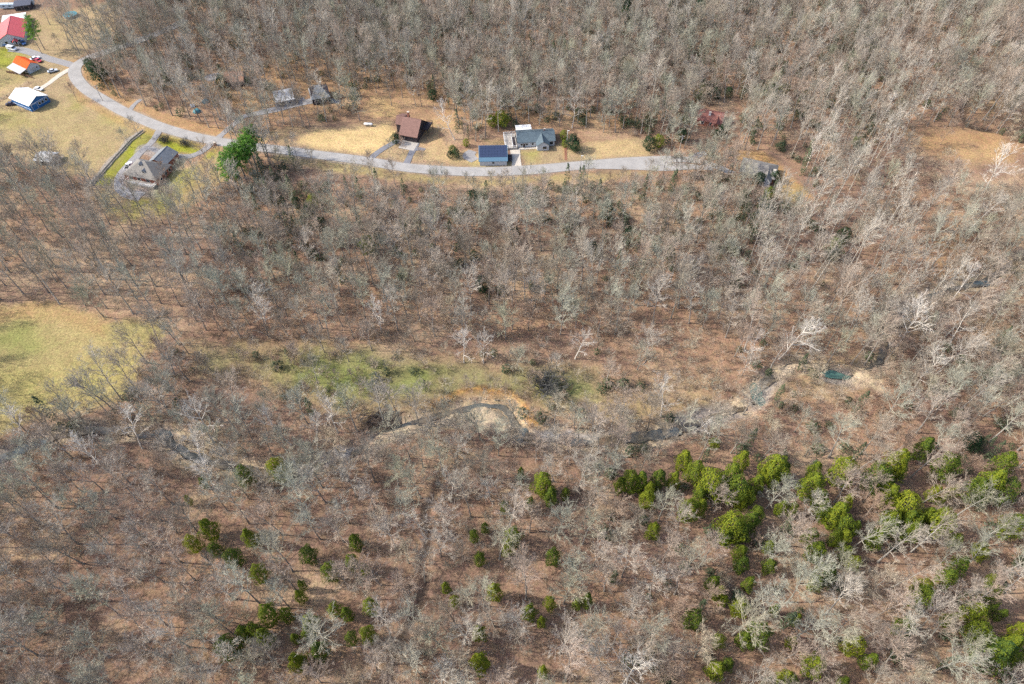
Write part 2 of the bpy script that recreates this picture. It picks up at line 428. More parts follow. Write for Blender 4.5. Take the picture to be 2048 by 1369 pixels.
def ground():
    step = 0.95
    xs = np.arange(-316, 316.01, step)
    ys = np.arange(-2, 446.01, step)
    X, Y = np.meshgrid(xs, ys)
    xy = np.stack([X.ravel(), Y.ravel()], 1)
    z = ground_height(xy)
    col = ground_colours(xy)
    for poly, c in PRJ_BARS:
        lo, hi = poly.min(0) - 4, poly.max(0) + 4
        m = np.where(((xy > lo) & (xy < hi)).all(1))[0]
        q = xy[m] + (np.stack([vnoise(xy[m], 3, 0), vnoise(xy[m], 3, 1)], 1) - 0.5) * 2.4
        d = seg_dist(q, poly, True) * np.where(inside(q, poly), 1, -1)
        w = np.clip(d / 1.6 + 0.5, 0, 1)
        z[m] = z[m] * (1 - w) + (-0.75 + 0.25 * vnoise(xy[m], 4, 2)) * w
        k = (0.75 + 0.35 * vnoise(xy[m], 2.2, 3))[:, None]
        w = (w * 0.95)[:, None]
        col[m] = col[m] * (1 - w) + np.array(c) * k * w
    fade = np.clip((np.minimum(np.minimum(xy[:, 0] + 316, 315 - xy[:, 0]), np.minimum(xy[:, 1] + 2, 445 - xy[:, 1]))) / 4, 0, 1)
    z = z * fade
    n, mrows = len(xs), len(ys)
    V = np.column_stack([xy, z])
    idx = np.arange(n * mrows).reshape(mrows, n)
    Fq = np.stack([idx[:-1, :-1], idx[:-1, 1:], idx[1:, 1:], idx[1:, :-1]], -1).reshape(-1, 4)
    # the sheet goes on to the horizon beyond the surveyed part
    x0, x1, y0, y1 = xs[0], xs[-1], ys[0], ys[-1]
    B = 4000.0
    out = np.array([(-B, -B, 0), (B, -B, 0), (B, B, 0), (-B, B, 0)])
    o = len(V)
    V = np.vstack([V, out])
    cs = [int(idx[0, 0]), int(idx[0, -1]), int(idx[-1, -1]), int(idx[-1, 0])]
    me = bpy.data.meshes.new('ground')
    bottom, right, top, left = [int(i) for i in idx[0]], [int(i) for i in idx[:, -1]], [int(i) for i in idx[-1][::-1]], [int(i) for i in idx[:, 0][::-1]]
    extra = []
    for edge, a, b in ((bottom, o, o + 1), (right, o + 1, o + 2), (top, o + 2, o + 3), (left, o + 3, o)):
        mid = len(edge) // 2
        for i in range(len(edge) - 1):
            extra.append((edge[i + 1], edge[i], a if i < mid else b))
        extra.append((edge[mid], a, b))
    nq, ne = len(Fq), len(extra)
    me.vertices.add(len(V))
    me.vertices.foreach_set('co', V.astype(np.float32).ravel())
    loops = np.concatenate([Fq.ravel(), np.array(extra).ravel()]).astype(np.int32)
    me.loops.add(len(loops))
    me.loops.foreach_set('vertex_index', loops)
    me.polygons.add(nq + ne)
    st = np.concatenate([np.arange(nq) * 4, nq * 4 + np.arange(ne) * 3]).astype(np.int32)
    me.polygons.foreach_set('loop_start', st)
    me.update(calc_edges=True)
    me.validate()
    at = me.color_attributes.new('cover', 'FLOAT_COLOR', 'POINT')
    c4 = np.ones((len(V), 4), np.float32)
    c4[:o, :3] = col
    c4[o:, :3] = LITTER
    at.data.foreach_set('color', c4.ravel())
    me.polygons.foreach_set('use_smooth', [True] * len(me.polygons))
    m = bpy.data.materials.new('leaf_litter_and_grass')
    m.use_nodes = True
    nt = m.node_tree
    L = nt.links.new
    b = nt.nodes['Principled BSDF']
    b.inputs['Roughness'].default_value = 0.95
    b.inputs['Specular IOR Level'].default_value = 0.1
    ca = nt.nodes.new('ShaderNodeVertexColor')
    ca.layer_name = 'cover'
    geo = nt.nodes.new('ShaderNodeNewGeometry')
    def noise(scale, detail, rough=0.6):
        nn = nt.nodes.new('ShaderNodeTexNoise')
        nn.inputs['Scale'].default_value, nn.inputs['Detail'].default_value, nn.inputs['Roughness'].default_value = scale, detail, rough
        L(geo.outputs['Position'], nn.inputs['Vector'])
        return nn
    na, nb, nc = noise(1.4, 8, 0.75), noise(0.16, 4), noise(0.5, 5)
    def rng_(nd, lo, hi, a=0.3, c=0.7):
        mr = nt.nodes.new('ShaderNodeMapRange')
        mr.inputs['From Min'].default_value, mr.inputs['From Max'].default_value, mr.inputs['To Min'].default_value, mr.inputs['To Max'].default_value = a, c, lo, hi
        L(nd.outputs['Fac'], mr.inputs[0])
        return mr
    s1, s2 = rng_(na, 0.45, 1.55), rng_(nb, 0.85, 1.15)
    mul = nt.nodes.new('ShaderNodeMath')
    mul.operation = 'MULTIPLY'
    L(s1.outputs[0], mul.inputs[0])
    L(s2.outputs[0], mul.inputs[1])
    sc = nt.nodes.new('ShaderNodeVectorMath')
    sc.operation = 'SCALE'
    L(ca.outputs[0], sc.inputs[0])
    L(mul.outputs[0], sc.inputs['Scale'])
    hs = nt.nodes.new('ShaderNodeHueSaturation')
    hu = rng_(nc, 0.485, 0.515)
    L(hu.outputs[0], hs.inputs['Hue'])
    L(sc.outputs[0], hs.inputs['Color'])
    L(hs.outputs[0], b.inputs['Base Color'])
    bp = nt.nodes.new('ShaderNodeBump')
    bp.inputs['Strength'].default_value = 0.6
    bp.inputs['Distance'].default_value = 0.25
    L(na.outputs['Fac'], bp.inputs['Height'])
    L(bp.outputs[0], b.inputs['Normal'])
    me.materials.append(m)
    ob = bpy.data.objects.new('ground', me)
    SC.collection.objects.link(ob)
    tag(ob, 'brown leaf littered ground with grass fields and a cut creek bed', None, None, 'structure')
ground()

def gz(x, y):
    return float(ground_height(np.array([[x, y]]))[0])

# ------------------------------------------------------------------ creek water, road, drives
def ribbon(name, line, widths, m, z0, label, thick=0.0, wob=0.0, seed=0):
    line = smooth_line(line, 5)
    n = len(line)
    w = np.interp(np.arange(n), np.linspace(0, n - 1, len(widths)), widths)
    r = random.Random(seed)
    mb, prev = MB(), None
    vs, fs = [], []
    for i in range(n):
        t = line[min(i + 1, n - 1)] - line[max(i - 1, 0)]
        t = t / max(np.hypot(*t), 1e-6)
        nr = np.array([-t[1], t[0]])
        a = line[i] + nr * (w[i] / 2 + r.uniform(-wob, wob))
        c = line[i] - nr * (w[i] / 2 + r.uniform(-wob, wob))
        mid = line[i]
        vs += [(a[0], a[1], z0), (mid[0], mid[1], z0 + (0.05 if thick else 0)), (c[0], c[1], z0)]
        if thick:
            vs += [(a[0], a[1], z0 - thick), (c[0], c[1], z0 - thick)]
        k = 5 if thick else 3
        if i:
            o, q = i * k, (i - 1) * k
            fs += [(q, q + 1, o + 1, o), (q + 1, q + 2, o + 2, o + 1)]
            if thick:
                fs += [(q + 3, q, o, o + 3), (q + 2, q + 4, o + 4, o + 2)]
    mb.add(vs, fs)
    o = mb.build(name, m)
    return tag(o, label, None, None, 'structure')

def water_mat(name, ca, cb):
    m = mat(name, ca, rough=0.1, spec=0.4)
    nt = m.node_tree
    g = nt.nodes.new('ShaderNodeNewGeometry')
    n = nt.nodes.new('ShaderNodeTexNoise')
    n.inputs['Scale'].default_value = 0.055
    n.inputs['Detail'].default_value = 2
    nt.links.new(g.outputs['Position'], n.inputs['Vector'])
    r = nt.nodes.new('ShaderNodeValToRGB')
    e = r.color_ramp.elements
    e[0].position, e[0].color = 0.45, (*ca, 1)
    e[1].position, e[1].color = 0.62, (*cb, 1)
    nt.links.new(n.outputs['Fac'], r.inputs[0])
    nt.links.new(r.outputs[0], nt.nodes['Principled BSDF'].inputs['Base Color'])
    n2 = nt.nodes.new('ShaderNodeTexNoise')
    n2.inputs['Scale'].default_value = 1.2
    nt.links.new(g.outputs['Position'], n2.inputs['Vector'])
    bp = nt.nodes.new('ShaderNodeBump')
    bp.inputs['Strength'].default_value = 0.12
    nt.links.new(n2.outputs['Fac'], bp.inputs['Height'])
    nt.links.new(bp.outputs[0], nt.nodes['Principled BSDF'].inputs['Normal'])
    return m
M_WATER = water_mat('creek_water_surface', (0.135, 0.105, 0.068), (0.085, 0.088, 0.078))
M_POOL = water_mat('teal_pool_surface', (0.085, 0.14, 0.115), (0.050, 0.14, 0.115))
M_DEEP = water_mat('dark_pool_surface', (0.10, 0.105, 0.10), (0.06, 0.085, 0.09))
ribbon('creek_water', wl(CREEK), [2.6, 2.2, 3.0, 2.6, 2.2, 2.8, 2.0, 3.0, 3.6, 2.4, 3.4, 2.6, 2.4, 3.2, 2.4, 2.6], M_WATER, -1.30, 'shallow teal and grey creek water winding between gravel bars', wob=0.5)

POOLS = [(1514, 785, 2.5, 4.6, .45, 'M_POOL', 'bright teal pool at the sharp creek bend'), (1676, 747, 4.6, 1.9, -.35, 'M_POOL', 'teal pool above the tan gravel loop'), (310, 865, 5.0, 2.0, .1, 'M_DEEP', 'dark pool at the left creek bend'),
         (1968, 562, 2.8, 1.5, .2, 'M_DEEP', 'small dark pool in the upper right creek'), (1150, 876, 6.0, 2.0, 0, 'M_DEEP', 'slate blue pool below the flats'), (1345, 862, 3.6, 1.3, .25, 'M_DEEP', 'slate grey pool on the right reach'), (1040, 866, 2.2, 2.4, 0, 'M_DEEP', 'dark pool below the sand bar'), (52, 890, 4.0, 1.8, .3, 'M_DEEP', 'grey pool at the far left reach')]
for k, (u, v, a, b, rz, mk, lab) in enumerate(POOLS):
    c = P(u, v)
    rp = random.Random(k)
    vs = []
    for i in range(22):
        t = i / 22 * 2 * math.pi
        q = 1 + .24 * math.sin(2 * t + k) + .17 * math.sin(3 * t + 2 * k) + rp.uniform(-.07, .07)
        vs.append((c.x + q * (a * math.cos(t) * math.cos(rz) - b * math.sin(t) * math.sin(rz)), c.y + q * (a * math.cos(t) * math.sin(rz) + b * math.sin(t) * math.cos(rz)), -1.24))
    tag(MB().add(vs, [tuple(range(22))]).build('creek_pool', globals()[mk]), lab, None, None, 'structure')

M_ROAD = mat('aged_asphalt', (0.295, 0.282, 0.265), 0.9, 0.17, 0.22, spec=0.2, bump=0.1, bscale=6)
M_DRIVE = mat('grey_drive_gravel', (0.25, 0.24, 0.235), 0.95, 0.16, 0.9, spec=0.1)
M_CONC = mat('pale_concrete', (0.47, 0.42, 0.35), 0.9, 0.08, 0.7, spec=0.2)
M_DARKDRIVE = mat('dark_drive_asphalt', (0.17, 0.17, 0.185), 0.9, 0.15, 0.8, spec=0.2)
ROADS = [(370, 40), (340, 57), (309, 70), (255, 90), (209, 105), (176, 117), (155, 130), (149, 143), (155, 160), (174, 180), (206, 200), (244, 222), (283, 239), (321, 254), (370, 269), (418, 280),
         (460, 287), (526, 296), (575, 302), (634, 310), (692, 317), (741, 324), (807, 335), (875, 341), (942, 344), (1010, 343), (1077, 339), (1144, 333), (1198, 328), (1260, 323), (1310, 320), (1345, 319), (1374, 320), (1402, 324), (1434, 334), (1466, 348)]
ribbon('road', wl(ROADS), [5.6, 5.6, 6.2, 5.9, 5.8, 5.6, 5.6, 5.8, 6.4, 5.6, 4.0, 3.2], M_ROAD, 0.10, 'pale grey two lane country road curving past the houses', thick=0.5)
ribbon('side_road', wl([(1190, 334), (1250, 333), (1300, 333), (1345, 334), (1385, 334), (1425, 338)]), [3, 5, 6.5, 4, 2.5], M_ROAD, 0.085, 'road branch fanning out under bare trees', thick=0.5)
DRIVES = [
    ([(22, 98), (50, 102), (78, 111), (105, 120), (128, 126), (146, 131)], [6, 5, 4.5, 4.5, 4.5], M_DRIVE, 'grey gravel drive from the road to the red roofed house'),
    ([(143, 138), (130, 144), (112, 156), (98, 167), (80, 178)], [3.6, 3.0, 2.8, 2.8], M_CONC, 'cream concrete drive leading to the white roofed barn'),
    ([(320, 258), (310, 276), (298, 290), (280, 306), (263, 325), (247, 343), (238, 360), (240, 376), (256, 388), (284, 394)], [3.2, 3, 3.4, 4, 4, 4, 5, 6], M_DRIVE, 'grey drive running down beside the hip roofed house'),
    ([(300, 296), (322, 305), (352, 312), (378, 313), (399, 306), (413, 296), (425, 284)], [2.8, 2.8, 3, 3.2, 3.2], M_DRIVE, 'curved grey loop drive around the lime green lawn'),
    ([(432, 282), (442, 271), (455, 260), (470, 247), (489, 233), (520, 226), (552, 219), (585, 210), (614, 204), (648, 200), (680, 205)], [3.4, 2.8, 2.8, 2.8, 4, 5, 5, 4.5, 3], M_DRIVE, 'narrow grey lane climbing to the grey garage in the trees'),
    ([(552, 215), (590, 205), (610, 200)], [6, 6.5, 5], M_DARKDRIVE, 'dark asphalt apron before the grey garage'),
    ([(738, 320), (752, 308), (768, 297), (790, 285), (812, 280)], [3, 2.8, 2.8, 3.5], M_DARKDRIVE, 'dark forked drive west of the brown house'),
    ([(812, 330), (820, 312), (826, 300), (832, 286)], [3.2, 2.8, 3.0, 3.4], M_DARKDRIVE, 'dark drive straight up to the brown house'),
    ([(824, 302), (838, 298), (850, 300)], [2.2, 2.2, 2.0], M_DARKDRIVE, 'short dark parking spur beside the brown house drive'),
    ([(1034, 340), (1033, 325), (1031, 310), (1030, 298)], [4.8, 4.0, 4.2, 4.6], M_CONC, 'cream concrete drive up to the slate blue ranch house'),
    ([(412, 160), (424, 155), (440, 150)], [5, 7, 5], M_DRIVE, 'pale gravel turning place among the bare trees'),
    ([(258, 224), (268, 210), (282, 199)], [2.4, 2.2, 2.0], M_DRIVE, 'short grey track off the road bend'),
    ([(1375, 322), (1392, 312), (1412, 306)], [4, 4, 3], M_DARKDRIVE, 'dark drive mouth at the end of the visible road'),
    ([(950, 322), (938, 312), (945, 302)], [4, 6, 4], M_DRIVE, 'gravel pad beside the solar roofed garage'),
]
for i, (px, w, m, lab) in enumerate(DRIVES):
    ribbon('driveway', wl(px), w, m, 0.055 - 0.002 * i, lab, thick=0.4, wob=0.12, seed=i)

# ------------------------------------------------------------------ trees: kinds
M_BARK = bark('grey_bark', [(0.25, 0.205, 0.155), (0.38, 0.345, 0.285), (0.31, 0.235, 0.18), (0.405, 0.365, 0.305), (0.29, 0.285, 0.20), (0.365, 0.29, 0.23), (0.225, 0.195, 0.15), (0.32, 0.315, 0.24), (0.35, 0.34, 0.27)])
M_TRUNK = bark('trunk_bark', [(0.18, 0.16, 0.135), (0.30, 0.28, 0.25), (0.21, 0.175, 0.145), (0.35, 0.33, 0.29), (0.235, 0.225, 0.185), (0.28, 0.24, 0.205)])
M_PALE = bark('pale_bark', [(0.36, 0.32, 0.26), (0.44, 0.40, 0.335), (0.30, 0.265, 0.215), (0.25, 0.225, 0.18)])
M_WHITE = bark('white_sycamore_bark', [(0.50, 0.455, 0.39), (0.58, 0.53, 0.46), (0.44, 0.40, 0.34)])
M_BRUSH = bark('brush_twigs', [(0.30, 0.215, 0.155), (0.36, 0.295, 0.22), (0.28, 0.185, 0.13), (0.40, 0.34, 0.24), (0.33, 0.27, 0.215)])
M_DEADWOOD = bark('dead_wood', [(0.44, 0.36, 0.27), (0.33, 0.27, 0.22), (0.50, 0.43, 0.34)])
M_CEDAR = leafmat('cedar_foliage', [(0.022, 0.055, 0.016), (0.085, 0.13, 0.016), (0.175, 0.21, 0.014), (0.29, 0.29, 0.018)])
M_DARKGREEN = leafmat('dark_evergreen_foliage', [(0.012, 0.032, 0.016), (0.025, 0.058, 0.022), (0.05, 0.085, 0.03)])
M_PINE = leafmat('pine_needles', [(0.055, 0.14, 0.025), (0.11, 0.24, 0.03), (0.20, 0.34, 0.05)])
M_IVY = leafmat('grey_green_leaves', [(0.05, 0.078, 0.042), (0.10, 0.125, 0.065), (0.15, 0.165, 0.085)])

def walk(r, p, d, L, n, wob, up):
    pts = [p.copy()]
    st = L / n
    for _ in range(n):
        d = (d + Vector((r.gauss(0, wob), r.gauss(0, wob), r.gauss(0, wob) + up))).normalized()
        p = p + d * st
        pts.append(p.copy())
    return pts, d

def along(pts, t):
    f = t * (len(pts) - 1)
    i = min(int(f), len(pts) - 2)
    return pts[i].lerp(pts[i + 1], f - i), (pts[i + 1] - pts[i]).normalized()

def swerve(r, d, ang):
    """a direction ang radians off d, in a random plane"""
    ref = Vector((r.gauss(0, 1), r.gauss(0, 1), r.gauss(0, 1)))
    a = d.cross(ref)
    if a.length < 1e-4:
        a = d.orthogonal()
    return (Matrix.Rotation(ang, 3, a.normalized()) @ d).normalized()

def bare(seed, h, clear, spread, nl, n2, n3, n4, r0, wob=0.035, rise=(0.35, 1.15), thick=1.0, forks=0):
    """trunk and crown of a leafless broadleaf tree, as two MBs"""
    r = random.Random(seed)
    tr, cr = MB(), MB()
    top = h * (0.72 if forks else 0.86)
    tp, _ = walk(r, Vector((0, 0, -0.6)), Vector((r.gauss(0, .03), r.gauss(0, .03), 1)), top + 0.6, 7, wob, 0.02)
    k = len(tp)
    tr.tube(tp, [r0 * 1.35] + [r0 * (1 - 0.80 * (i / (k - 1)) ** 0.9) for i in range(1, k)], 6)
    limbs = []
    a0 = r.uniform(0, 6.28)
    for i in range(nl):
        u = (i + r.uniform(0, 0.8)) / nl
        p, d = along(tp, min(0.995, clear + (1 - clear) * u))
        az = a0 + i * 2.4 + r.gauss(0, 0.35)
        el = rise[0] + (rise[1] - rise[0]) * u + r.gauss(0, 0.12)
        dd = Vector((math.cos(az) * math.cos(el), math.sin(az) * math.cos(el), math.sin(el)))
        L = min(spread * (1.0 - 0.35 * abs(u - 0.35)) * r.uniform(0.8, 1.15) / max(0.45, math.cos(el)), h * 0.55)
        L = min(L, (h - p.z) / max(0.15, math.sin(el) + 0.12) * 1.02)
        limbs.append((p, dd, max(L, 1.0), r0 * (0.38 - 0.15 * u) * thick))
    for _ in range(forks):
        p, d = tp[-1], swerve(r, Vector((0, 0, 1)), r.uniform(0.2, 0.55))
        limbs.append((p, d, h - top, r0 * 0.34 * thick))
    for p, d, L, rad in limbs:
        lp, _ = walk(r, p, d, L, 4, 0.10 if thick <= 1 else 0.17, 0.06)
        cr.tube(lp, [rad, rad * .8, rad * .6, rad * .42, 0.025], 4, False)
        for j in range(n2):
            t = 0.22 + 0.78 * (j + r.random()) / n2
            q, dq = along(lp, min(t, 0.99))
            L2 = L * r.uniform(0.30, 0.52) * (1.15 - 0.5 * t)
            sp, _ = walk(r, q, (swerve(r, dq, r.uniform(0.45, 0.95)) + Vector((0, 0, 0.18))).normalized(), L2, 2, 0.12, 0.06)
            r2 = max(0.028, rad * 0.36 * (1.1 - 0.5 * t))
            cr.tube(sp, [r2, r2 * 0.65, 0.018], 3, False)
            for _k in range(n3):
                t3 = r.uniform(0.15, 1.0)
                q3, d3 = along(sp, min(t3, 0.99))
                L3 = max(0.5, L2 * r.uniform(0.32, 0.6))
                d3 = (swerve(r, d3, r.uniform(0.3, 0.85)) + Vector((0, 0, 0.15))).normalized()
                e3 = q3 + d3 * L3
                cr.cone(q3, e3, 0.027)
                for _m in range(n4):
                    q4 = q3.lerp(e3, r.uniform(0.3, 0.95))
                    cr.cone(q4, q4 + swerve(r, d3, r.uniform(0.35, 0.8)) * L3 * r.uniform(0.45, 0.8), 0.022)
    return tr, cr

def foliage_shell(r, mb, n, size, radius, z0, z1, prof, lobes=5, c=(0, 0), droop=0.0):
    ph = [r.uniform(0, 6.28) for _ in range(4)]
    for _ in range(n):
        t = r.random() ** 0.85
        az = r.uniform(0, 6.28)
        lob = 1 + 0.20 * math.sin(lobes * az + ph[0] + 5 * t) + 0.15 * math.sin(3 * az + ph[1] - 9 * t) + 0.14 * math.sin(13 * t + ph[2] + az * 2)
        rr = radius * prof(t) * lob * (1 - 0.45 * r.random() ** 2.2)
        p = Vector((c[0] + math.cos(az) * rr, c[1] + math.sin(az) * rr, z0 + (z1 - z0) * t + r.gauss(0, 0.12)))
        nrm = (Vector((math.cos(az), math.sin(az), 0.55 + t - droop)) + Vector((r.gauss(0, .55), r.gauss(0, .55), r.gauss(0, .5)))).normalized()
        a = nrm.orthogonal().normalized()
        a = Matrix.Rotation(r.uniform(0, 6.28), 3, nrm) @ a
        b = nrm.cross(a)
        s = size * r.uniform(0.6, 1.3)
        mb.add([p - a * s * .5, p + b * s * .32 - nrm * s * .12, p + a * s * .55, p - b * s * .32 - nrm * s * .12], [(0, 1, 2), (0, 2, 3)])

def cedar(seed, h, R, n, size=0.5, slim=False, cone=0.0):
    r = random.Random(seed)
    tr, cr = MB(), MB()
    tr.tube([Vector((0, 0, -.5)), Vector((0.05, 0, h * .4)), Vector((0, 0.05, h * .85))], [0.2, 0.13, 0.04], 6)
    if slim:
        prof = lambda t: (1 - t) ** 0.7 * min(1, 0.35 + 5 * t) + 0.05
    else:
        prof = lambda t: (1 - cone * t) * math.sqrt(max(0.0, 1 - (max(0.0, t - 0.28) / 0.74) ** 2)) * min(1, 0.45 + 2.2 * t)
    foliage_shell(r, cr, n, size, R, h * 0.12, h, prof, r.choice([4, 5, 6]))
    return tr, cr

def pine(seed, h):
    r = random.Random(seed)
    tr, cr = MB(), MB()
    tp, _ = walk(r, Vector((0, 0, -.5)), Vector((0, 0, 1)), h, 5, 0.02, 0.02)
    tr.tube(tp, [0.26, 0.22, 0.19, 0.15, 0.11, 0.05], 6)
    for i in range(26):
        t = 0.52 + 0.48 * (i + r.random()) / 26
        p, _ = along(tp, min(t, 0.99))
        az = i * 2.4 + r.gauss(0, .3)
        L = 3.3 * (1.12 - abs(t - 0.68) * 1.9) * r.uniform(.75, 1.15)
        d = Vector((math.cos(az), math.sin(az), 0.15 + 0.6 * (t - .5)))
        e = p + d * L
        cr.cone(p, e, 0.06)
        for c in (p.lerp(e, 0.6), e):
            for _ in range(17):
                q = c + Vector((r.gauss(0, .42), r.gauss(0, .42), r.gauss(0.1, .3)))
                n = (d + Vector((r.gauss(0, .7), r.gauss(0, .7), r.gauss(0.8, .6)))).normalized()
                a = n.orthogonal().normalized()
                a = Matrix.Rotation(r.uniform(0, 6.28), 3, n) @ a
                b = n.cross(a)
                s = r.uniform(.45, .8)
                cr.add([q - a * s * .6, q + b * s * .25, q + a * s * .6, q - b * s * .25], [(0, 1, 2), (0, 2, 3)])
    return tr, cr

def brush(seed, h, R, stems, sub, mbs=None):
    r = random.Random(seed)
    mb = MB()
    for i in range(stems):
        az, lean = r.uniform(0, 6.28), r.uniform(0.1, 0.9)
        p = Vector((r.gauss(0, R * .3), r.gauss(0, R * .3), -0.1))
        d = Vector((math.cos(az) * lean, math.sin(az) * lean, 1)).normalized()
        L = h * r.uniform(.6, 1.1)
        e = p + d * L
        mb.cone(p, e, 0.04)
        for _ in range(sub):
            q = p.lerp(e, r.uniform(.25, .95))
            d2 = swerve(r, d, r.uniform(.4, 1.0))
            e2 = q + d2 * L * r.uniform(.25, .5)
            mb.cone(q, e2, 0.028)
            for _k in range(2):
                q2 = q.lerp(e2, r.uniform(.3, .9))
                mb.cone(q2, q2 + swerve(r, d2, .6) * L * .2, 0.02)
    return mb

class Kind:
    """one grown tree: trunk mesh + crown mesh, and the two joined for the far wood"""
    def __init__(self, name, tc, m_trunk, m_crown, h):
        tr, cr = tc
        self.h = h
        self.trunk, self.crown = tr.mesh(name + '_trunk', m_trunk, False), cr.mesh(name + '_crown', m_crown, False)
        me = bpy.data.meshes.new(name)
        o = len(tr.v)
        me.from_pydata(tr.v + cr.v, [], tr.f + [tuple(i + o for i in f) for f in cr.f])
        me.materials.append(m_trunk)
        me.materials.append(m_crown)
        me.polygons.foreach_set('material_index', [0] * len(tr.f) + [1] * len(cr.f))
        self.whole = me

KINDS = {}
for i in range(4):
    KINDS['broad%d' % i] = Kind('broad_tree', bare(100 + i, 15.5 + i * .6, 0.34 + 0.03 * i, 4.9, 12, 8, 7, 2, 0.24, rise=(0.25, 1.25), forks=4), M_TRUNK, M_BARK, 16)
for i in range(4):
    KINDS['tall%d' % i] = Kind('tall_tree', bare(200 + i, 22.0 + i * .8, 0.48, 3.9, 11, 8, 7, 2, 0.27, rise=(0.30, 1.2), forks=3), M_TRUNK, M_BARK, 23)
for i in range(3):
    KINDS['pole%d' % i] = Kind('pole_tree', bare(300 + i, 26.0 + i, 0.55, 3.1, 11, 7, 6, 2, 0.25, wob=0.02, rise=(0.6, 1.25), forks=1), M_PALE, M_PALE, 27)
for i in range(3):
    KINDS['small%d' % i] = Kind('small_tree', bare(400 + i, 8.5 + i, 0.30, 2.3, 8, 6, 6, 2, 0.10, rise=(0.4, 1.2), forks=2), M_BRUSH, M_BRUSH, 9)
for i in range(2):
    KINDS['round%d' % i] = Kind('round_tree', bare(450 + i, 13.5, 0.30, 4.6, 13, 8, 7, 3, 0.25, rise=(0.15, 1.35), forks=3), M_TRUNK, M_BRUSH, 13.5)
for i in range(4):
    KINDS['syc%d' % i] = Kind('sycamore', bare(500 + i, 19.0 + i, 0.36, 5.0, 8 + i % 2, 7, 6, 2, 0.30, wob=0.06, rise=(0.35, 1.1), thick=1.25, forks=3), M_WHITE, M_WHITE, 20)

# ------------------------------------------------------------------ trees: where they stand
def kindpick(r, base):
    n = {'broad': 4, 'tall': 4, 'pole': 3, 'small': 3, 'round': 2, 'syc': 4}[base]
    return base + str(r.randrange(n))

# hand-placed leafless trees, (u, v) of the foot of the trunk in the photograph
LOWER = [(1279, 947, 'b', .7), (1711, 945, 't', .9), (1316, 1042, 't', .85), (1324, 1125, 'b', 1), (1364, 1150, 't', 1), (1421, 1021, 'b', .9), (1597, 1166, 'b', 1.15), (1668, 1005, 'b', 1.1), (1697, 1100, 't', .9),
         (1755, 1125, 't', 1), (1821, 1104, 't', 1.05), (1776, 1179, 't', .95), (1734, 1190, 'r', 1.15), (1506, 1224, 't', 1.05), (1651, 1228, 't', 1.05), (1589, 1274, 'b', 1.1), (1629, 1301, 't', 1.05), (1465, 1270, 'b', 1.25),
         (1262, 1228, 'b', .8), (1208, 1183, 'b', .9), (1834, 1259, 't', .9), (1862, 1142, 't', .8), (1883, 1212, 'b', 1), (1929, 1216, 't', 1), (1838, 1291, 't', .9), (1750, 1344, 'b', 1.2),
         (2003, 1150, 't', 1.05), (1949, 1092, 'b', 1.15), (1602, 1038, 'b', .8), (1573, 1092, 'b', 1.25), (1540, 1125, 'b', 1), (1531, 1017, 'b', 1), (1726, 1005, 'b', .85), (1846, 1005, 'b', 1), (1821, 955, 't', .95),
         (1407, 1216, 'r', .9), (999, 1119, 't', 1.05), (1047, 1153, 'b', 1), (927, 1123, 'b', .7), (931, 1290, 't', .95), (1035, 1287, 'b', .75), (1042, 1263, 'b', .9), (1179, 1297, 'b', 1.1), (1127, 1208, 'b', 1.1),
         (1155, 1160, 'b', 1), (1169, 1037, 't', .8), (1117, 1071, 'b', 1), (761, 1170, 'b', 1), (819, 1194, 'b', .9), (733, 1198, 'b', .8), (836, 1242, 'b', .9), (843, 1355, 't', .9), (785, 1328, 'b', 1), (658, 1287, 'b', 1.2),
         (754, 1342, 'b', .9), (1004, 1372, 'b', .9), (1237, 1105, 't', .9), (1165, 1088, 'b', 1.05), (970, 1212, 't', .8), (934, 1215, 't', .8), (751, 1023, 't', .85), (699, 1047, 't', .8), (901, 1003, 'b', 1), (1045, 982, 'b', .6),
         (1168, 951, 't', .9), (1073, 920, 'b', .8), (1258, 1236, 'b', .8), (167, 1128, 'b', 1.15), (242, 1232, 't', .85), (286, 1221, 't', .85), (338, 1254, 't', .8), (379, 1295, 't', .85), (219, 1315, 'b', 1), (78, 1313, 'b', 1.2),
         (89, 1269, 'b', 1.1), (67, 1172, 't', .8), (242, 1139, 'b', .9), (390, 1161, 't', .75), (468, 1198, 'b', 1.1), (387, 1228, 't', .8), (323, 1042, 't', .85), (346, 1009, 't', .9), (455, 1022, 't', .85), (500, 998, 'b', .95),
         (591, 1180, 't', .8), (580, 1217, 't', .8), (468, 1269, 't', .8), (372, 1180, 'b', .7), (197, 890, 'b', .7), (271, 936, 't', .8), (141, 960, 't', .9), (208, 985, 't', .8), (327, 1314, 'b', 1), (465, 1340, 'b', .9),
         (1280, 1330, 'b', 1.1), (1330, 1240, 'r', .95), (1300, 1290, 'b', 1.05), (1620, 1350, 'b', .9), (560, 1335, 'b', 1), (20, 1230, 'b', 1), (30, 1080, 'b', .9), (420, 1340, 'b', .9)]
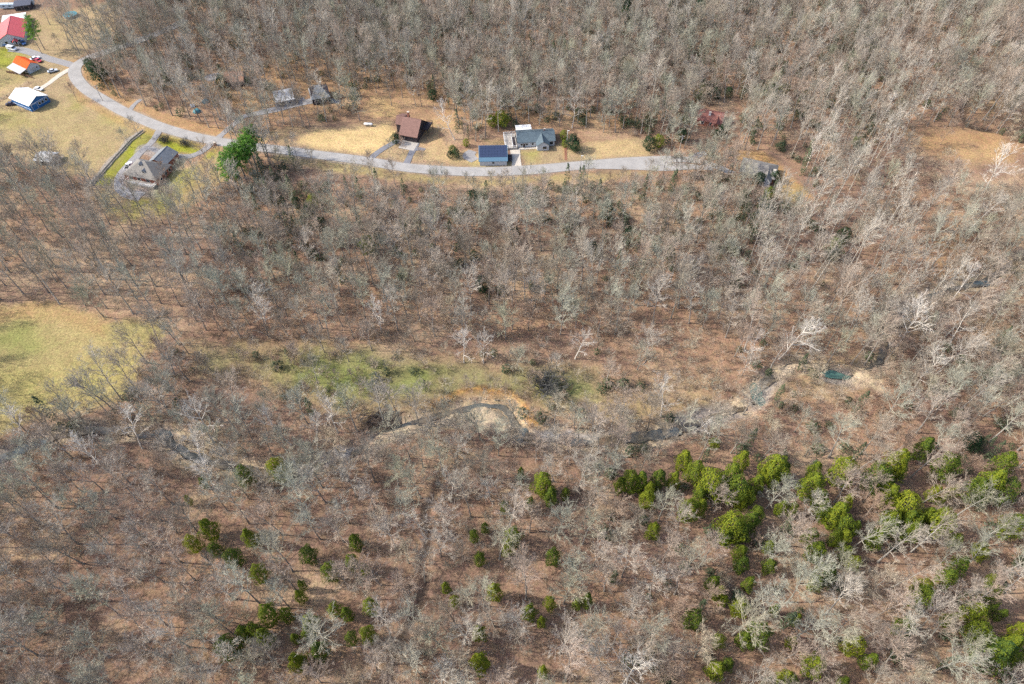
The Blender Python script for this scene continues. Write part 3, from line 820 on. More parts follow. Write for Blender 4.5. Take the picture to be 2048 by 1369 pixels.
MIDDLE = [(47, 588, 't', 1.05), (97, 586, 't', 1.15), (135, 577, 't', 1.1), (113, 564, 't', .9), (241, 531, 't', 1.15), (263, 531, 't', 1), (237, 581, 't', .9), (210, 590, 't', 1.05), (214, 617, 't', .8), (208, 634, 'b', 1),
          (312, 573, 't', 1.1), (358, 544, 't', .9), (378, 478, 't', 1.1), (327, 449, 't', .8), (177, 517, 't', 1), (393, 643, 't', .8), (358, 662, 'b', .8), (500, 531, 't', .9), (234, 827, 'b', 1.3), (215, 827, 't', .8),
          (139, 836, 'b', .7), (120, 891, 'b', 1.1), (316, 760, 'b', .7), (325, 856, 't', .8), (486, 838, 't', 1.1), (20, 545, 't', 1), (60, 540, 't', .9), (165, 545, 't', .95), (150, 500, 't', 1), (90, 500, 't', 1), (40, 480, 't', 1),
          (300, 500, 't', 1), (260, 480, 't', .9), (220, 450, 't', .9), (430, 520, 't', .9), (440, 470, 't', 1), (420, 590, 't', .9), (550, 560, 't', .9), (520, 500, 't', .9)]
YARD = [(1352, 353, 'b', .75), (1374, 347, 'b', .8), (1390, 342, 'b', .8), (1338, 352, 's', 1), (1376, 360, 't', .6), (1412, 350, 'b', .85), (1425, 360, 'b', .8), (565, 232, 't', .8), (600, 228, 't', .75), (636, 222, 't', .8), (652, 228, 'b', .65), (1398, 352, 'b', 1.0), (1440, 366, 'b', 1.05), (1424, 334, 'b', .9), (1388, 366, 'b', .85), (1462, 350, 'b', 1.0), (1296, 354, 'b', .6), (1480, 380, 'b', .9), (1405, 318, 't', .7), (155, 203, 'b', .55), (137, 80, 't', .95), (173, 80, 't', 1), (35, 345, 't', .9), (186, 372, 't', .95), (262, 295, 'b', .6), (281, 277, 'b', .65), (388, 386, 'b', .95), (778, 307, 'b', .45), (806, 306, 'b', .45), (847, 324, 's', .8),
        (894, 296, 's', .8), (538, 265, 't', .8), (569, 249, 't', .8), (620, 253, 't', .85), (720, 241, 'b', .95), (536, 229, 't', .7), (558, 232, 't', .8), (605, 245, 't', .8), (681, 231, 'b', .7), (753, 186, 't', .75), (1326, 350, 'b', .8),
        (1364, 354, 'b', .75), (783, 211, 't', .75), (805, 196, 't', .7), (832, 213, 't', .7), (844, 214, 't', .7), (60, 350, 'b', .9), (95, 330, 'b', .7), (330, 360, 's', .9), (452, 330, 's', 1.2), (596, 323, 't', .55), (585, 322, 't', .5), (560, 316, 't', .5), (628, 330, 's', 1),
        (150, 65, 't', .9), (100, 50, 't', .8), (120, 100, 's', 1), (740, 350, 'b', .7), (1880, 290, 's', 1.2), (1870, 340, 's', 1.2), (290, 430, 't', .9), (345, 425, 't', .8), (250, 425, 't', .9), (365, 440, 't', .85), (400, 420, 't', .8)]
SYC = [(1560, 716, 1.15, 'huge white sycamore leaning over the creek with crooked bare limbs'), (1796, 690, 1.2, 'broad white sycamore fanning out beside the dark driftwood jam'), (1895, 700, .95, 'white sycamore on the slope right of the broad fanning sycamore'),
       (1825, 782, .9, 'white sycamore standing right of the creek loop'), (1322, 832, 1.0, 'white topped sycamore alone above the right creek reach'), (1395, 856, .75, 'pale sycamore tilting over the grey creek water'),
       (1500, 728, .7, 'slim pale sycamore left of the teal pool'), (1995, 160, .9, 'white sycamore beside the sandy brook in the upper right'), (1842, 236, .9, 'slender white sycamore above the orange clearing'), (1963, 393, 1.2, 'large white fan shaped sycamore at the right edge'),
       (1941, 458, .9, 'white sycamore below the large fan shaped one at the right'), (1612, 338, .8, 'white tree above the hidden grey roofed house'), (1904, 602, .9, 'straight white trunk beside the upper right creek pool'), (427, 884, 1.05, 'tall dark footed sycamore with white crown between meadow and creek'),
       (582, 890, .8, 'small dense white sycamore above the creek bend'), (676, 866, .9, 'forked white sycamore right of the green flats'), (635, 898, .75, 'slim white sycamore between its two neighbours by the bend'), (410, 940, .9, 'white sycamore leaning over the gravel at the left bend'),
       (285, 898, .95, 'white sycamore by the dark left pool'), (212, 940, .9, 'whitish sycamore south of the creek at the far left'), (431, 982, .8, 'pale sycamore just below the left gravel bar'), (1246, 1372, 1.05, 'big forked white sycamore on the bottom edge'),
       (910, 280, .9, 'white sycamore leaning toward the brown house'), (1144, 256, .9, 'white twin stemmed tree behind the slate blue ranch house'), (928, 726, .8, 'white trunked tree at the top edge of the flats'), (967, 726, .75, 'second white trunked tree at the top edge of the flats'),
       (1150, 718, .8, 'white trunked tree right above the green flats'), (763, 663, .8, 'white limbed tree deep in the central wood'), (532, 648, .7, 'white broken sycamore stem in the central wood'), (850, 1060, .7, 'white sycamore bending over the dry gully'),
       (60, 890, .85, 'pale sycamore at the far left creek reach'), (1490, 170, .8, 'white stemmed tree in the upper wood'), (1760, 250, .8, 'white forked tree left of the orange clearing'), (1920, 205, .8, 'leaning white tree just left of the sandy brook')]
EXPL = []
for lst, zone in ((LOWER, 'low'), (MIDDLE, 'mid'), (YARD, 'yard')):
    for u, v, k, s in lst:
        EXPL.append((u, v, {'b': 'broad', 't': 'tall', 'r': 'round', 's': 'small'}[k], s, zone))

# cedars: (u, v) of the middle of the crown, crown radius in photo pixels
C5 = [(410, 140, 42), (465, 195, 45), (690, 140, 40), (850, 180, 58), (150, 240, 40), (200, 240, 42), (285, 230, 40), (360, 235, 36), (540, 250, 58), (640, 210, 48), (660, 280, 54), (760, 255, 40), (800, 210, 30), (1040, 190, 34),
      (1030, 260, 58), (1180, 190, 56), (1440, 150, 58), (1345, 220, 56), (1375, 262, 46), (1400, 310, 48), (1570, 80, 46), (1680, 170, 48), (1960, 155, 48), (1900, 250, 66), (1965, 285, 50), (1830, 285, 46), (430, 380, 44), (490, 370, 34),
      (640, 460, 60), (730, 440, 38), (615, 505, 38), (760, 405, 32), (260, 480, 35), (1150, 400, 56), (1180, 450, 42), (1230, 470, 34), (1080, 370, 36), (1410, 425, 42), (1400, 465, 38), (1480, 365, 58), (1490, 430, 46), (1510, 485, 42),
      (1650, 440, 56), (1340, 520, 42), (1180, 520, 38), (1050, 580, 44), (1190, 590, 28), (1230, 640, 28), (680, 590, 34), (690, 645, 34), (550, 740, 34), (580, 780, 34), (600, 820, 24), (725, 735, 34), (820, 655, 28), (1095, 690, 46),
      (1050, 735, 32), (1740, 650, 44), (1680, 715, 42), (1560, 795, 48), (1560, 755, 36), (1890, 790, 42), (1820, 880, 46), (2000, 460, 48), (455, 910, 42), (765, 985, 54), (700, 1005, 38), (1235, 1040, 42), (575, 1015, 28), (1310, 1110, 40),
      (1475, 945, 44), (565, 1155, 46), (620, 1130, 28), (1920, 1070, 84), (1830, 970, 46), (1990, 1030, 54), (1040, 1130, 52), (920, 1210, 36), (680, 850, 38), (850, 865, 28), (1700, 910, 34), (1860, 1010, 40)]
C5 += [(930, 380, 25), (880, 370, 30), (1620, 300, 28), (1710, 290, 25), (1660, 330, 20), (1890, 720, 20), (1900, 860, 22), (1940, 890, 25), (900, 1190, 38), (1180, 1215, 26), (820, 560, 25), (950, 910, 25), (930, 1020, 25), (1720, 530, 25), (1840, 570, 25),
       (1850, 600, 24), (1430, 340, 30), (1580, 410, 40), (1600, 440, 30), (1140, 520, 30), (1020, 510, 32), (1200, 340, 30), (680, 490, 40), (690, 340, 30), (710, 318, 36), (480, 320, 34), (510, 290, 36), (230, 330, 34), (240, 285, 30), (100, 262, 30), (830, 178, 30), (890, 192, 34),
       (1060, 330, 38), (1090, 395, 34), (1990, 1090, 50), (2030, 960, 34), (1450, 190, 40), (1520, 440, 40)]
C6 = [(1420, 190, 58), (1465, 262, 44), (1195, 330, 28), (1345, 310, 28), (1245, 500, 44), (1215, 565, 38), (1015, 500, 30), (1080, 450, 22), (1050, 630, 34), (1480, 620, 40), (1135, 820, 50), (850, 800, 28), (900, 880, 28), (1460, 890, 34),
      (1680, 870, 40), (1620, 890, 32), (1340, 940, 44), (1410, 1000, 28), (1045, 1060, 44), (1050, 1230, 62), (320, 530, 44), (300, 650, 40), (170, 705, 45), (375, 690, 30), (45, 605, 42), (200, 930, 36), (270, 950, 38), (410, 910, 44),
      (395, 1075, 46), (300, 1095, 34), (60, 1000, 44), (45, 1060, 36), (105, 1165, 58), (5, 1235, 30), (1420, 1290, 34), (1290, 130, 28), (1550, 250, 26)]
C7 = [(1115, 525, 48), (1035, 605, 36), (1155, 640, 32), (1335, 570, 44), (1250, 685, 42), (1390, 765, 40), (1440, 985, 54), (1535, 990, 34), (1220, 1165, 58), (1310, 1090, 46), (1365, 1080, 44), (1415, 1110, 46), (1585, 1120, 24),
      (1590, 1240, 50), (1620, 830, 24), (1610, 890, 34), (1475, 190, 48), (1310, 240, 42), (1090, 280, 18), (1010, 375, 16)]
C0 = [(945, 395, 12), (965, 400, 11), (1215, 418, 12), (1030, 465, 9), (1185, 495, 10), (1255, 468, 12), (965, 565, 12), (735, 487, 14), (592, 404, 8), (616, 420, 9), (641, 446, 9), (606, 440, 7), (815, 455, 9), (1070, 395, 8), (1490, 390, 9), (1540, 385, 9),
      (985, 240, 9), (1003, 234, 12), (192, 138, 15), (180, 128, 11), (1300, 284, 11), (1318, 280, 10), (1365, 268, 10), (1446, 258, 9), (1432, 266, 7), (1690, 468, 11), (1672, 490, 13), (1668, 505, 10), (1408, 176, 9), (1432, 184, 9), (1458, 183, 8),
      (905, 298, 7), (912, 305, 7), (932, 284, 6), (900, 308, 6), (1128, 268, 7), (1130, 286, 6), (1146, 280, 12), (1152, 290, 9), (1545, 182, 12), (1570, 178, 9), (1258, 130, 8), (700, 100, 8), (865, 188, 8), (1550, 350, 9), (1520, 355, 10), (1715, 280, 7), (1663, 318, 7),
      (1900, 150, 7), (1705, 90, 7), (1950, 880, 16), (1870, 770, 8), (1985, 745, 12), (1430, 885, 9), (240, 75, 9), (625, 400, 10), (440, 160, 10), (505, 150, 6)]
CEDARS = [(1200 + a / 2.415, 860 + b / 2.415, c / 2.415, 0) for a, b, c in C5] + [(600 + a / 2.919, 900 + b / 2.919, c / 2.919, 0) for a, b, c in C6] + \
         [(a / 2.69, 860 + b / 2.69, c / 2.69, 0) for a, b, c in C7] + [(a, b, c, 1) for a, b, c in C0] + [(1256, 8, 13, 2), (1401, 8, 12, 2), (790, 275, 8, 1)]

# places where no tree of the wood may stand (photo pixels)
OPEN = [[(-80, 60), (120, 5), (210, 0), (240, 50), (150, 112), (210, 190), (440, 262), (470, 275), (470, 380), (430, 360), (395, 400), (270, 450), (180, 372), (130, 355), (60, 335), (20, 330), (-80, 320)],
        [(-80, 612), (60, 606), (150, 612), (200, 640), (318, 650), (322, 684), (285, 722), (262, 778), (186, 822), (95, 826), (-10, 880), (-90, 900)],
        [(520, 268), (600, 258), (700, 240), (730, 180), (800, 175), (905, 220), (918, 280), (960, 285), (1010, 258), (1110, 250), (1140, 262), (1280, 272), (1320, 296), (1385, 302), (1385, 356), (1200, 366), (950, 382), (760, 368), (560, 330)],
        [(410, 145), (490, 135), (490, 178), (420, 178)], [(545, 183), (600, 180), (665, 160), (672, 216), (600, 232), (540, 238)], [(1385, 215), (1482, 208), (1482, 304), (1385, 300)], [(1450, 315), (1530, 305), (1610, 370), (1605, 408), (1540, 392), (1470, 372)],
        [(1780, 268), (1860, 252), (1990, 264), (2060, 300), (2050, 360), (1950, 372), (1880, 352), (1830, 318)], [(1470, 300), (1540, 300), (1620, 366), (1625, 430), (1580, 430), (1540, 392)], [(1488, 760), (1545, 750), (1545, 838), (1490, 845)], [(1640, 730), (1725, 728), (1725, 785), (1640, 785)], [(880, 815), (1015, 797), (1040, 850), (1000, 872), (890, 866)], [(1945, 545), (2000, 540), (2000, 590), (1945, 590)], [(-60, -30), (150, -30), (150, 30), (-60, 70)], [(372, 192), (425, 192), (425, 232), (372, 232)]]
OPENW = [wl(p) for p in OPEN]
ROADW = smooth_line(wl(ROADS), 2)
DRW = [smooth_line(wl(d[0]), 1) for d in DRIVES]

def open_mask(xy):
    bad = np.zeros(len(xy), bool)
    for p in OPENW:
        bad |= inside(xy, p)
    bad |= seg_dist(xy, ROADW) < 5.0
    for d in DRW:
        bad |= seg_dist(xy, d) < 3.2
    bad |= seg_dist(xy, CR) < 1.1
    return bad

def thin_factor(u, v):
    """how far apart the trees stand, in metres"""
    if v < 250:
        return 6.8 if u < 700 and v > 120 else 5.5
    if v < 430 and 470 < u < 1420:
        return 5.2
    if u < 430 and 330 < v < 650:
        return 7.0
    if 380 < u < 1210 and 680 < v < 830:
        return 9.5
    if 1180 < u < 1480 and 720 < v < 840:
        return 9.0
    if v > 880:
        return 7.4 if u > 1240 and v < 1130 else 6.3
    if u > 1820 and 330 < v < 660:
        return 6.8
    if u > 1450 and v < 600:
        return 5.8
    return 5.7

def region_kind(r, u, v):
    q = r.random()
    if (1440 < u < 1780 and 740 < v < 892) or (u > 1770 and 300 < v < 430):
        return kindpick(r, 'small') if q < .8 else kindpick(r, 'broad')
    if v > 880:
        return kindpick(r, 'broad') if q < .62 else kindpick(r, 'tall') if q < .86 else kindpick(r, 'round')
    if u > 1480 and v < 640:
        return kindpick(r, 'pole') if q < (.60 if u < 1850 and v > 300 else .3 if u < 1850 else .1) else kindpick(r, 'tall') if q < .72 else kindpick(r, 'broad') if q < .85 else kindpick(r, 'small')
    if u < 430 and 330 < v < 660:
        return kindpick(r, 'tall')
    if v < 430 and 460 < u < 1420 and v > 340:
        return kindpick(r, 'small') if q < .5 else kindpick(r, 'broad')
    if 380 < u < 1480 and 680 < v < 840:
        return kindpick(r, 'small') if q < .7 else kindpick(r, 'broad')
    if v < 330:
        return kindpick(r, 'tall') if q < .6 else kindpick(r, 'broad') if q < .9 else kindpick(r, 'pole')
    return kindpick(r, 'tall') if q < .45 else kindpick(r, 'broad') if q < .9 else kindpick(r, 'round')

R = random.Random(5)
TREES = []       # x, y, kind, scale, u, v, explicit
taken = {}
def cell(x, y):
    return (int(x // 4), int(y // 4))
def near(x, y, d):
    k = int(d // 4) + 1
    cx, cy = cell(x, y)
    for i in range(cx - k, cx + k + 1):
        for j in range(cy - k, cy + k + 1):
            for (a, b, w) in taken.get((i, j), ()):
                if (a - x) ** 2 + (b - y) ** 2 < (d * w) ** 2:
                    return True
    return False
def take(x, y, w=1.0):
    taken.setdefault(cell(x, y), []).append((x, y, w))

HREF = {'broad': 16.0, 'tall': 23.0, 'pole': 27.0, 'small': 9.0, 'round': 13.5, 'syc': 20.0}
for u, v, k, s, zone in EXPL:
    p = P(u, v)
    TREES.append([p.x, p.y, kindpick(R, k), s, u, v, zone])
    take(p.x, p.y)
for u, v, s, lab in SYC:
    p = P(u, v)
    take(p.x, p.y)
CED = []
for u, v, rp, typ in CEDARS:
    s = scale_at(v)
    rad = (1.02 if typ == 0 else 1.12) * rp / s
    hgt = max(2.2, rad * (3.0 if typ == 0 else 2.6 if typ == 1 else 4.6) + (3.6 if typ == 0 else 1.5 if typ == 1 and 380 < v < 700 else 0))
    zc = hgt * 0.62
    p = P(u, v, zc)
    CED.append((p.x, p.y, rad, hgt, u, v, typ))
    take(p.x, p.y, 0.85)

cand = []
for _ in range(78000):
    y = R.uniform(4, 442)
    hw = 30 + 0.75 * (y * CD + CH * SD) + 8
    x = R.uniform(-312, 312)
    if abs(x) < hw:
        cand.append((x, y))
cand = np.array(cand)
cand = cand[~open_mask(cand)]
for x, y in cand:
    u, v = proj(x, y)
    d = thin_factor(u, v) * R.uniform(0.8, 1.15)
    if near(x, y, d):
        continue
    take(x, y)
    k = region_kind(R, u, v)
    TREES.append([x, y, k, R.uniform(0.78, 1.12) * (0.8 if 380 < u < 1480 and 680 < v < 840 else 0.72 if 340 < v < 430 and 460 < u < 1420 else 1.0), u, v, ''])
TX = np.array([[t[0], t[1]] for t in TREES])
TZ = ground_height(TX)

# ------------------------------------------------------------------ trees: the individuals and their labels
MARKS = [('the big lone cedar mid wood', 1090, 975), ('the upper end of the dry gully', 862, 1005), ('the lower end of the dry gully', 800, 1290), ('the ring of cedars at lower left', 645, 1255), ('the largest lower right cedar', 1995, 1300),
         ('the round pinkish crown', 1734, 1160), ('the forked bottom sycamore', 1246, 1350), ('the teal creek pool', 1515, 785), ('the cream gravel bar', 950, 830), ('the meadow corner by the creek', 262, 775), ('the pair of dome cedars', 400, 1070),
         ('the lower left photo corner', 0, 1369), ('the lower right photo corner', 2048, 1369), ('the left creek bend', 345, 880), ('the cedar thicket left tip', 1270, 960), ('the cedar thicket middle', 1470, 985), ('the upper right cedar clump', 1990, 970),
         ('the right creek gravel', 1200, 880), ('the bottom centre cedar', 962, 1322), ('the right thicket flank', 1810, 1040), ('the cedar pair on the bottom right', 1710, 1290),
         ('the slate blue ranch house', 1070, 275), ('the solar roofed garage', 985, 305), ('the brown gambrel house', 820, 245), ('the hip roofed house', 295, 335), ('the white roofed barn', 55, 195), ('the red roofed house', 25, 65), ('the grey garage in the trees', 570, 197),
         ('the pine row', 485, 320), ('the left meadow', 140, 640), ('the road bend', 165, 160), ('the red brown roof', 1430, 232), ('the grey roofed house', 1510, 340), ('the centre of the wood', 1000, 560), ('the dense central wood', 620, 430), ('the orange clearing', 1890, 280),
         ('the lower left edge', 0, 1130), ('the lower left wood', 210, 1010), ('the bottom edge middle', 840, 1369), ('the fallen log mid wood', 888, 1060), ('the middle of the left wood', 250, 480), ('the green flats', 780, 760)]
ORD = ['', 'second ', 'third ', 'fourth ', 'fifth ', 'sixth ', 'seventh ', 'eighth ', 'ninth ', 'tenth ', 'eleventh ', 'twelfth ', 'thirteenth ', 'fourteenth ']
used_rank = {}

def place_phrase(u, v, prefix):
    """where a thing stands: side of the nearest mark, and its turn outward from it"""
    n, mu, mv = min(MARKS, key=lambda m: (m[1] - u) ** 2 + (m[2] - v) ** 2)
    du, dv = u - mu, v - mv
    side = ('right of' if du > 0 else 'left of') if abs(du) > 2.2 * abs(dv) else ('below' if dv > 0 else 'above') if abs(dv) > 2.2 * abs(du) else ('lower' if dv > 0 else 'upper') + (' right of' if du > 0 else ' left of')
    key = (prefix, side, n)
    return key, math.hypot(du, dv)

def label_all(items):
    """items: [(object, prefix, u, v)]; a label for each, ranked outward from its mark"""
    by = {}
    for o, prefix, u, v in items:
        key, d = place_phrase(u, v, prefix)
        by.setdefault(key, []).append((d, o))
    for (prefix, side, n), lst in by.items():
        lst.sort(key=lambda x: x[0])
        for i, (d, o) in enumerate(lst):
            if len(lst) == 1:
                o['label'] = '%s %s %s' % (prefix, side, n)
            else:
                o['label'] = '%s, %snearest, %s %s' % (prefix, ORD[min(i, 13)], side, n)

def stand(name, kind, x, y, z, s, rz, cat, group, tilt=(0, 0), sz=None):
    t = bpy.data.objects.new(name, None)
    SC.collection.objects.link(t)
    t.location, t.rotation_euler = (x, y, z), (tilt[0], tilt[1], rz)
    t.scale = sz or (s, s, s)
    tag(t, None, cat, group)
    for nm, me in (('trunk', kind.trunk), ('crown', kind.crown)):
        c = bpy.data.objects.new(nm, me)
        SC.collection.objects.link(c)
        c.parent = t
    return t

def in_frame(u, v):
    return 4 < u < 2044 and 4 < v < 1372

order = sorted(range(len(TREES)), key=lambda i: (0 if TREES[i][6] else 1, -(HREF[TREES[i][2][:-1]] * TREES[i][3] * scale_at(TREES[i][5])) if in_frame(TREES[i][4], TREES[i][5]) else 1e9))
single = set(order[:292])
items = []
SZ = {'broad': 'spreading', 'tall': 'tall', 'pole': 'straight slender', 'small': 'small', 'round': 'round crowned pinkish brown'}
for i in sorted(single):
    x, y, k, s, u, v, zone = TREES[i]
    b = k[:-1]
    rr = random.Random(i)
    t = stand('bare_tree', KINDS[k], x, y, TZ[i], s, rr.uniform(0, 6.28), 'tree', 'leafless broadleaf trees', (rr.gauss(0, .035), rr.gauss(0, .035)))
    w = SZ[b] if b != 'broad' else ('wide spreading' if s > 1.04 else 'medium spreading' if s > .86 else 'low spreading')
    if b == 'tall' and s < .85:
        w = 'slim upright'
    items.append((t, w + ' leafless tree', u, v))
label_all(items)

for j, (u, v, s, lab) in enumerate(SYC):
    p = P(u, v)
    rr = random.Random(900 + j)
    lean = (0.0, 0.0)
    if 'lean' in lab or 'tilt' in lab or 'bend' in lab:
        lean = (-0.1, 0.28 if u > 1024 else -0.25)
    stand('sycamore_tree', KINDS['syc%d' % (j % 4)], p.x, p.y, gz(p.x, p.y), s, rr.uniform(0, 6.28), 'sycamore', 'white barked sycamores', lean)['label'] = lab

CK = [Kind('cedar', cedar(600 + i, 10.0, 3.7, 2500, 0.46, False, (0, .25, .5, .1, .4, .6)[i]), M_TRUNK, M_CEDAR, 10) for i in range(6)]
DK = [Kind('evergreen', cedar(640 + i, 10.0, 4.3, 1500, 0.62), M_TRUNK, M_DARKGREEN if i != 1 else M_CEDAR, 10) for i in range(3)]
SK = [Kind('spire', cedar(660, 10.0, 2.1, 1000, 0.55, True), M_TRUNK, M_DARKGREEN, 10)]
items = []
for j, (x, y, rad, hgt, u, v, typ) in enumerate(CED):
    rr = random.Random(1200 + j)
    k = (CK, DK, SK)[typ][rr.randrange((6, 3, 1)[typ])]
    base = (3.7, 4.3, 2.1)[typ]
    f = 1.06 * rad / base
    t = stand('cedar_tree', k, x, y, gz(x, y), f, rr.uniform(0, 6.28), 'cedar', 'evergreen cedars', (0, 0), (f * rr.uniform(.92, 1.08), f * rr.uniform(.92, 1.08), hgt / 10))
    w = ('large ' if rp_ >= 20 else 'mid sized ' if rp_ >= 14 else 'small ') if (rp_ := rad * scale_at(v)) else ''
    items.append((t, w + ('green cedar' if typ == 0 else 'dark evergreen' if typ == 1 else 'narrow dark spire evergreen'), u, v))
label_all(items)

PK = [Kind('pine', pine(700 + i, 18.0), M_TRUNK, M_PINE, 18) for i in range(3)]
PINES = [(490, 357), (483, 364), (499, 348), (506, 341), (477, 380), (470, 372), (512, 333), (503, 353), (495, 366), (474, 392), (519, 322), (509, 326), (481, 391), (515, 345), (84, 108), (90, 100)]
items = []
for j, (u, v) in enumerate(PINES):
    p = P(u, v)
    rr = random.Random(1500 + j)
    s = rr.uniform(.85, 1.05) * (1.0 if u < 100 else 1.02)
    items.append((stand('pine_tree', PK[j % 3], p.x, p.y, 0, s, rr.uniform(0, 6.28), 'pine', 'tall roadside pines'), 'tall bright green pine' if u > 100 else 'leaning green pine', u, v))
label_all(items)

# ------------------------------------------------------------------ the rest of the wood, one object each
def scatter(name, label, pts, meshes, mats=None):
    """pts: (x, y, z, rx, ry, rz, s, k); one object of kind stuff that draws meshes[k] at each point"""
    me = bpy.data.meshes.new(name)
    me.from_pydata([p[:3] for p in pts], [], [])
    for nm, typ, arr, fld in (('turn', 'FLOAT_VECTOR', [c for p in pts for c in p[3:6]], 'vector'), ('size', 'FLOAT', [p[6] for p in pts], 'value'), ('pick', 'INT', [p[7] for p in pts], 'value')):
        a = me.attributes.new(nm, typ, 'POINT')
        a.data.foreach_set(fld, arr)
    ob = bpy.data.objects.new(name, me)
    SC.collection.objects.link(ob)
    tag(ob, label, None, None, 'stuff')
    g = bpy.data.node_groups.new(name, 'GeometryNodeTree')
    g.interface.new_socket('Geometry', in_out='INPUT', socket_type='NodeSocketGeometry')
    g.interface.new_socket('Geometry', in_out='OUTPUT', socket_type='NodeSocketGeometry')
    N, Lk = g.nodes.new, g.links.new
    gi, go = N('NodeGroupInput'), N('NodeGroupOutput')
    def attr(nm, typ):
        n = N('GeometryNodeInputNamedAttribute')
        n.data_type = typ
        n.inputs['Name'].default_value = nm
        return n.outputs['Attribute']
    rot = N('FunctionNodeEulerToRotation')
    Lk(attr('turn', 'FLOAT_VECTOR'), rot.inputs[0])
    size, pick = attr('size', 'FLOAT'), attr('pick', 'INT')
    jn = N('GeometryNodeJoinGeometry')
    for k, m in enumerate(meshes):
        src = bpy.data.objects.new(name + '_source', m)      # never linked to the scene
        oi = N('GeometryNodeObjectInfo')
        oi.inputs['Object'].default_value = src
        ti = N('GeometryNodeGeometryToInstance')
        Lk(oi.outputs['Geometry'], ti.inputs[0])
        cp = N('FunctionNodeCompare')
        cp.data_type, cp.operation = 'INT', 'EQUAL'
        ins = [s for s in cp.inputs if s.type == 'INT']
        Lk(pick, ins[0])
        ins[1].default_value = k
        ip = N('GeometryNodeInstanceOnPoints')
        Lk(gi.outputs[0], ip.inputs['Points'])
        Lk(cp.outputs[0], ip.inputs['Selection'])
        Lk(ti.outputs[0], ip.inputs['Instance'])
        Lk(rot.outputs[0], ip.inputs['Rotation'])
        Lk(size, ip.inputs['Scale'])
        Lk(ip.outputs[0], jn.inputs[0])
    Lk(jn.outputs[0], go.inputs[0])
    ob.modifiers.new('growth', 'NODES').node_group = g
    return ob

names = [k for k in KINDS if not k.startswith('syc')]
pts = []
for i, t in enumerate(TREES):
    if i in single:
        continue
    rr = random.Random(i)
    pts.append((t[0], t[1], float(TZ[i]), rr.gauss(0, .04), rr.gauss(0, .04), rr.uniform(0, 6.28), t[3], names.index(t[2])))
scatter('bare_forest', 'leafless grey wood reading as one mass behind and around the road', pts, [KINDS[k].whole for k in names])
print('trees', len(TREES), 'in forest', len(pts), 'cedars', len(CED))

# understorey brush and saplings
BR_M = []
for i in range(4):
    BR_M.append(brush(800 + i, 2.6, 1.6, 12, 5).mesh('brush', M_BRUSH, False))
for i in range(2):
    BR_M.append(brush(820 + i, 4.2, 1.6, 7, 9).mesh('sapling', M_BARK, False))
for i in range(2):
    BR_M.append(KINDS['small%d' % i].whole)
def leafy(seed, h, R_, n, size):
    r = random.Random(seed)
    mb = MB()
    foliage_shell(r, mb, n, size, R_, 0.1, h, lambda t: math.sqrt(max(0.02, 1 - (2 * t - 0.9) ** 2)), 5)
    return mb.mesh('leafy_shrub', M_IVY, False)
BR_M += [leafy(860, 3.0, 1.9, 170, .55), leafy(861, 4.0, 1.6, 170, .55), leafy(862, 11.0, 1.0, 260, .5)]
c2 = []
for _ in range(33000):
    y = R.uniform(2, 440)
    x = R.uniform(-312, 312)
    if abs(x) < 14 + 0.75 * (y * CD + CH * SD):
        c2.append((x, y))
c2 = np.array(c2)
c2 = c2[~open_mask(c2)]
dens = vnoise(c2, 22, 1) * 0.6 + vnoise(c2, 8, 3) * 0.4
keep = R.random
bz = ground_height(c2)
pts = []
for (x, y), d, z in zip(c2, dens, bz):
    u, v = proj(x, y)
    pr = np.clip((d - 0.25) / 0.35, 0.12, 1)
    if u < 430 and 380 < v < 650:
        pr *= 0.35
    if 1180 < u < 1800 and 640 < v < 840:
        pr = max(pr, 0.8)
    if 380 < u < 1210 and 680 < v < 830:
        pr = max(pr, 0.7)
    if np.abs(CR - (x, y)).sum(1).min() < 10:
        pr = max(pr, 0.95)
    elif v > 880:
        pr *= 0.78
    green = 0.0
    if 300 < v < 620 and 480 < u < 1650:
        green = 0.22 * max(0, (620 - v) / 320) * (2.2 if d > 0.5 else 0.6)
    elif v < 300:
        green = 0.19 if 700 < u < 1750 else 0.07
    elif 690 < v < 860:
        green = 0.05
    elif v > 880 and u > 1200:
        green = 0.08
    if R.random() < green:
        pts.append((x, y, float(z), 0, 0, R.uniform(0, 6.28), R.uniform(.6, 1.25), R.choice([8, 8, 9, 9, 10])))
        continue
    if R.random() > pr * 0.9:
        continue
    q = R.random()
    k = R.randrange(4) if q < .58 else 4 + R.randrange(2) if q < .85 else 6 + R.randrange(2)
    pts.append((x, y, float(z), 0, 0, R.uniform(0, 6.28), R.uniform(.55, 1.2) if k < 6 else R.uniform(.45, .85), k))
scatter('undergrowth', 'brown leafless brush and saplings under the trees', pts, BR_M)
print('brush', len(pts))

# loose stones on the gravel bars
def stone(seed):
    r = random.Random(seed)
    bm = bmesh.new()
    bmesh.ops.create_icosphere(bm, subdivisions=1, radius=0.5)
    for v in bm.verts:
        v.co *= r.uniform(.7, 1.15)
        v.co.z *= .55
    me = bpy.data.meshes.new('stone')
    bm.to_mesh(me)
    bm.free()
    me.materials.append(M_STONE)
    return me
M_STONE = bark('creek_stone', [(0.34, 0.285, 0.21), (0.46, 0.39, 0.29), (0.25, 0.21, 0.165)])
pts = []
for poly, c in PRJ_BARS:
    lo, hi = poly.min(0), poly.max(0)
    q = np.array([(R.uniform(lo[0], hi[0]), R.uniform(lo[1], hi[1])) for _ in range(int((hi - lo).prod() * 0.4))])
    q = q[inside(q, poly)]
    for x, y in q:
        pts.append((x, y, -0.62 + R.uniform(-.1, .1), 0, 0, R.uniform(0, 6.28), R.choice([.2, .3, .35, .5, .8]), R.randrange(3)))
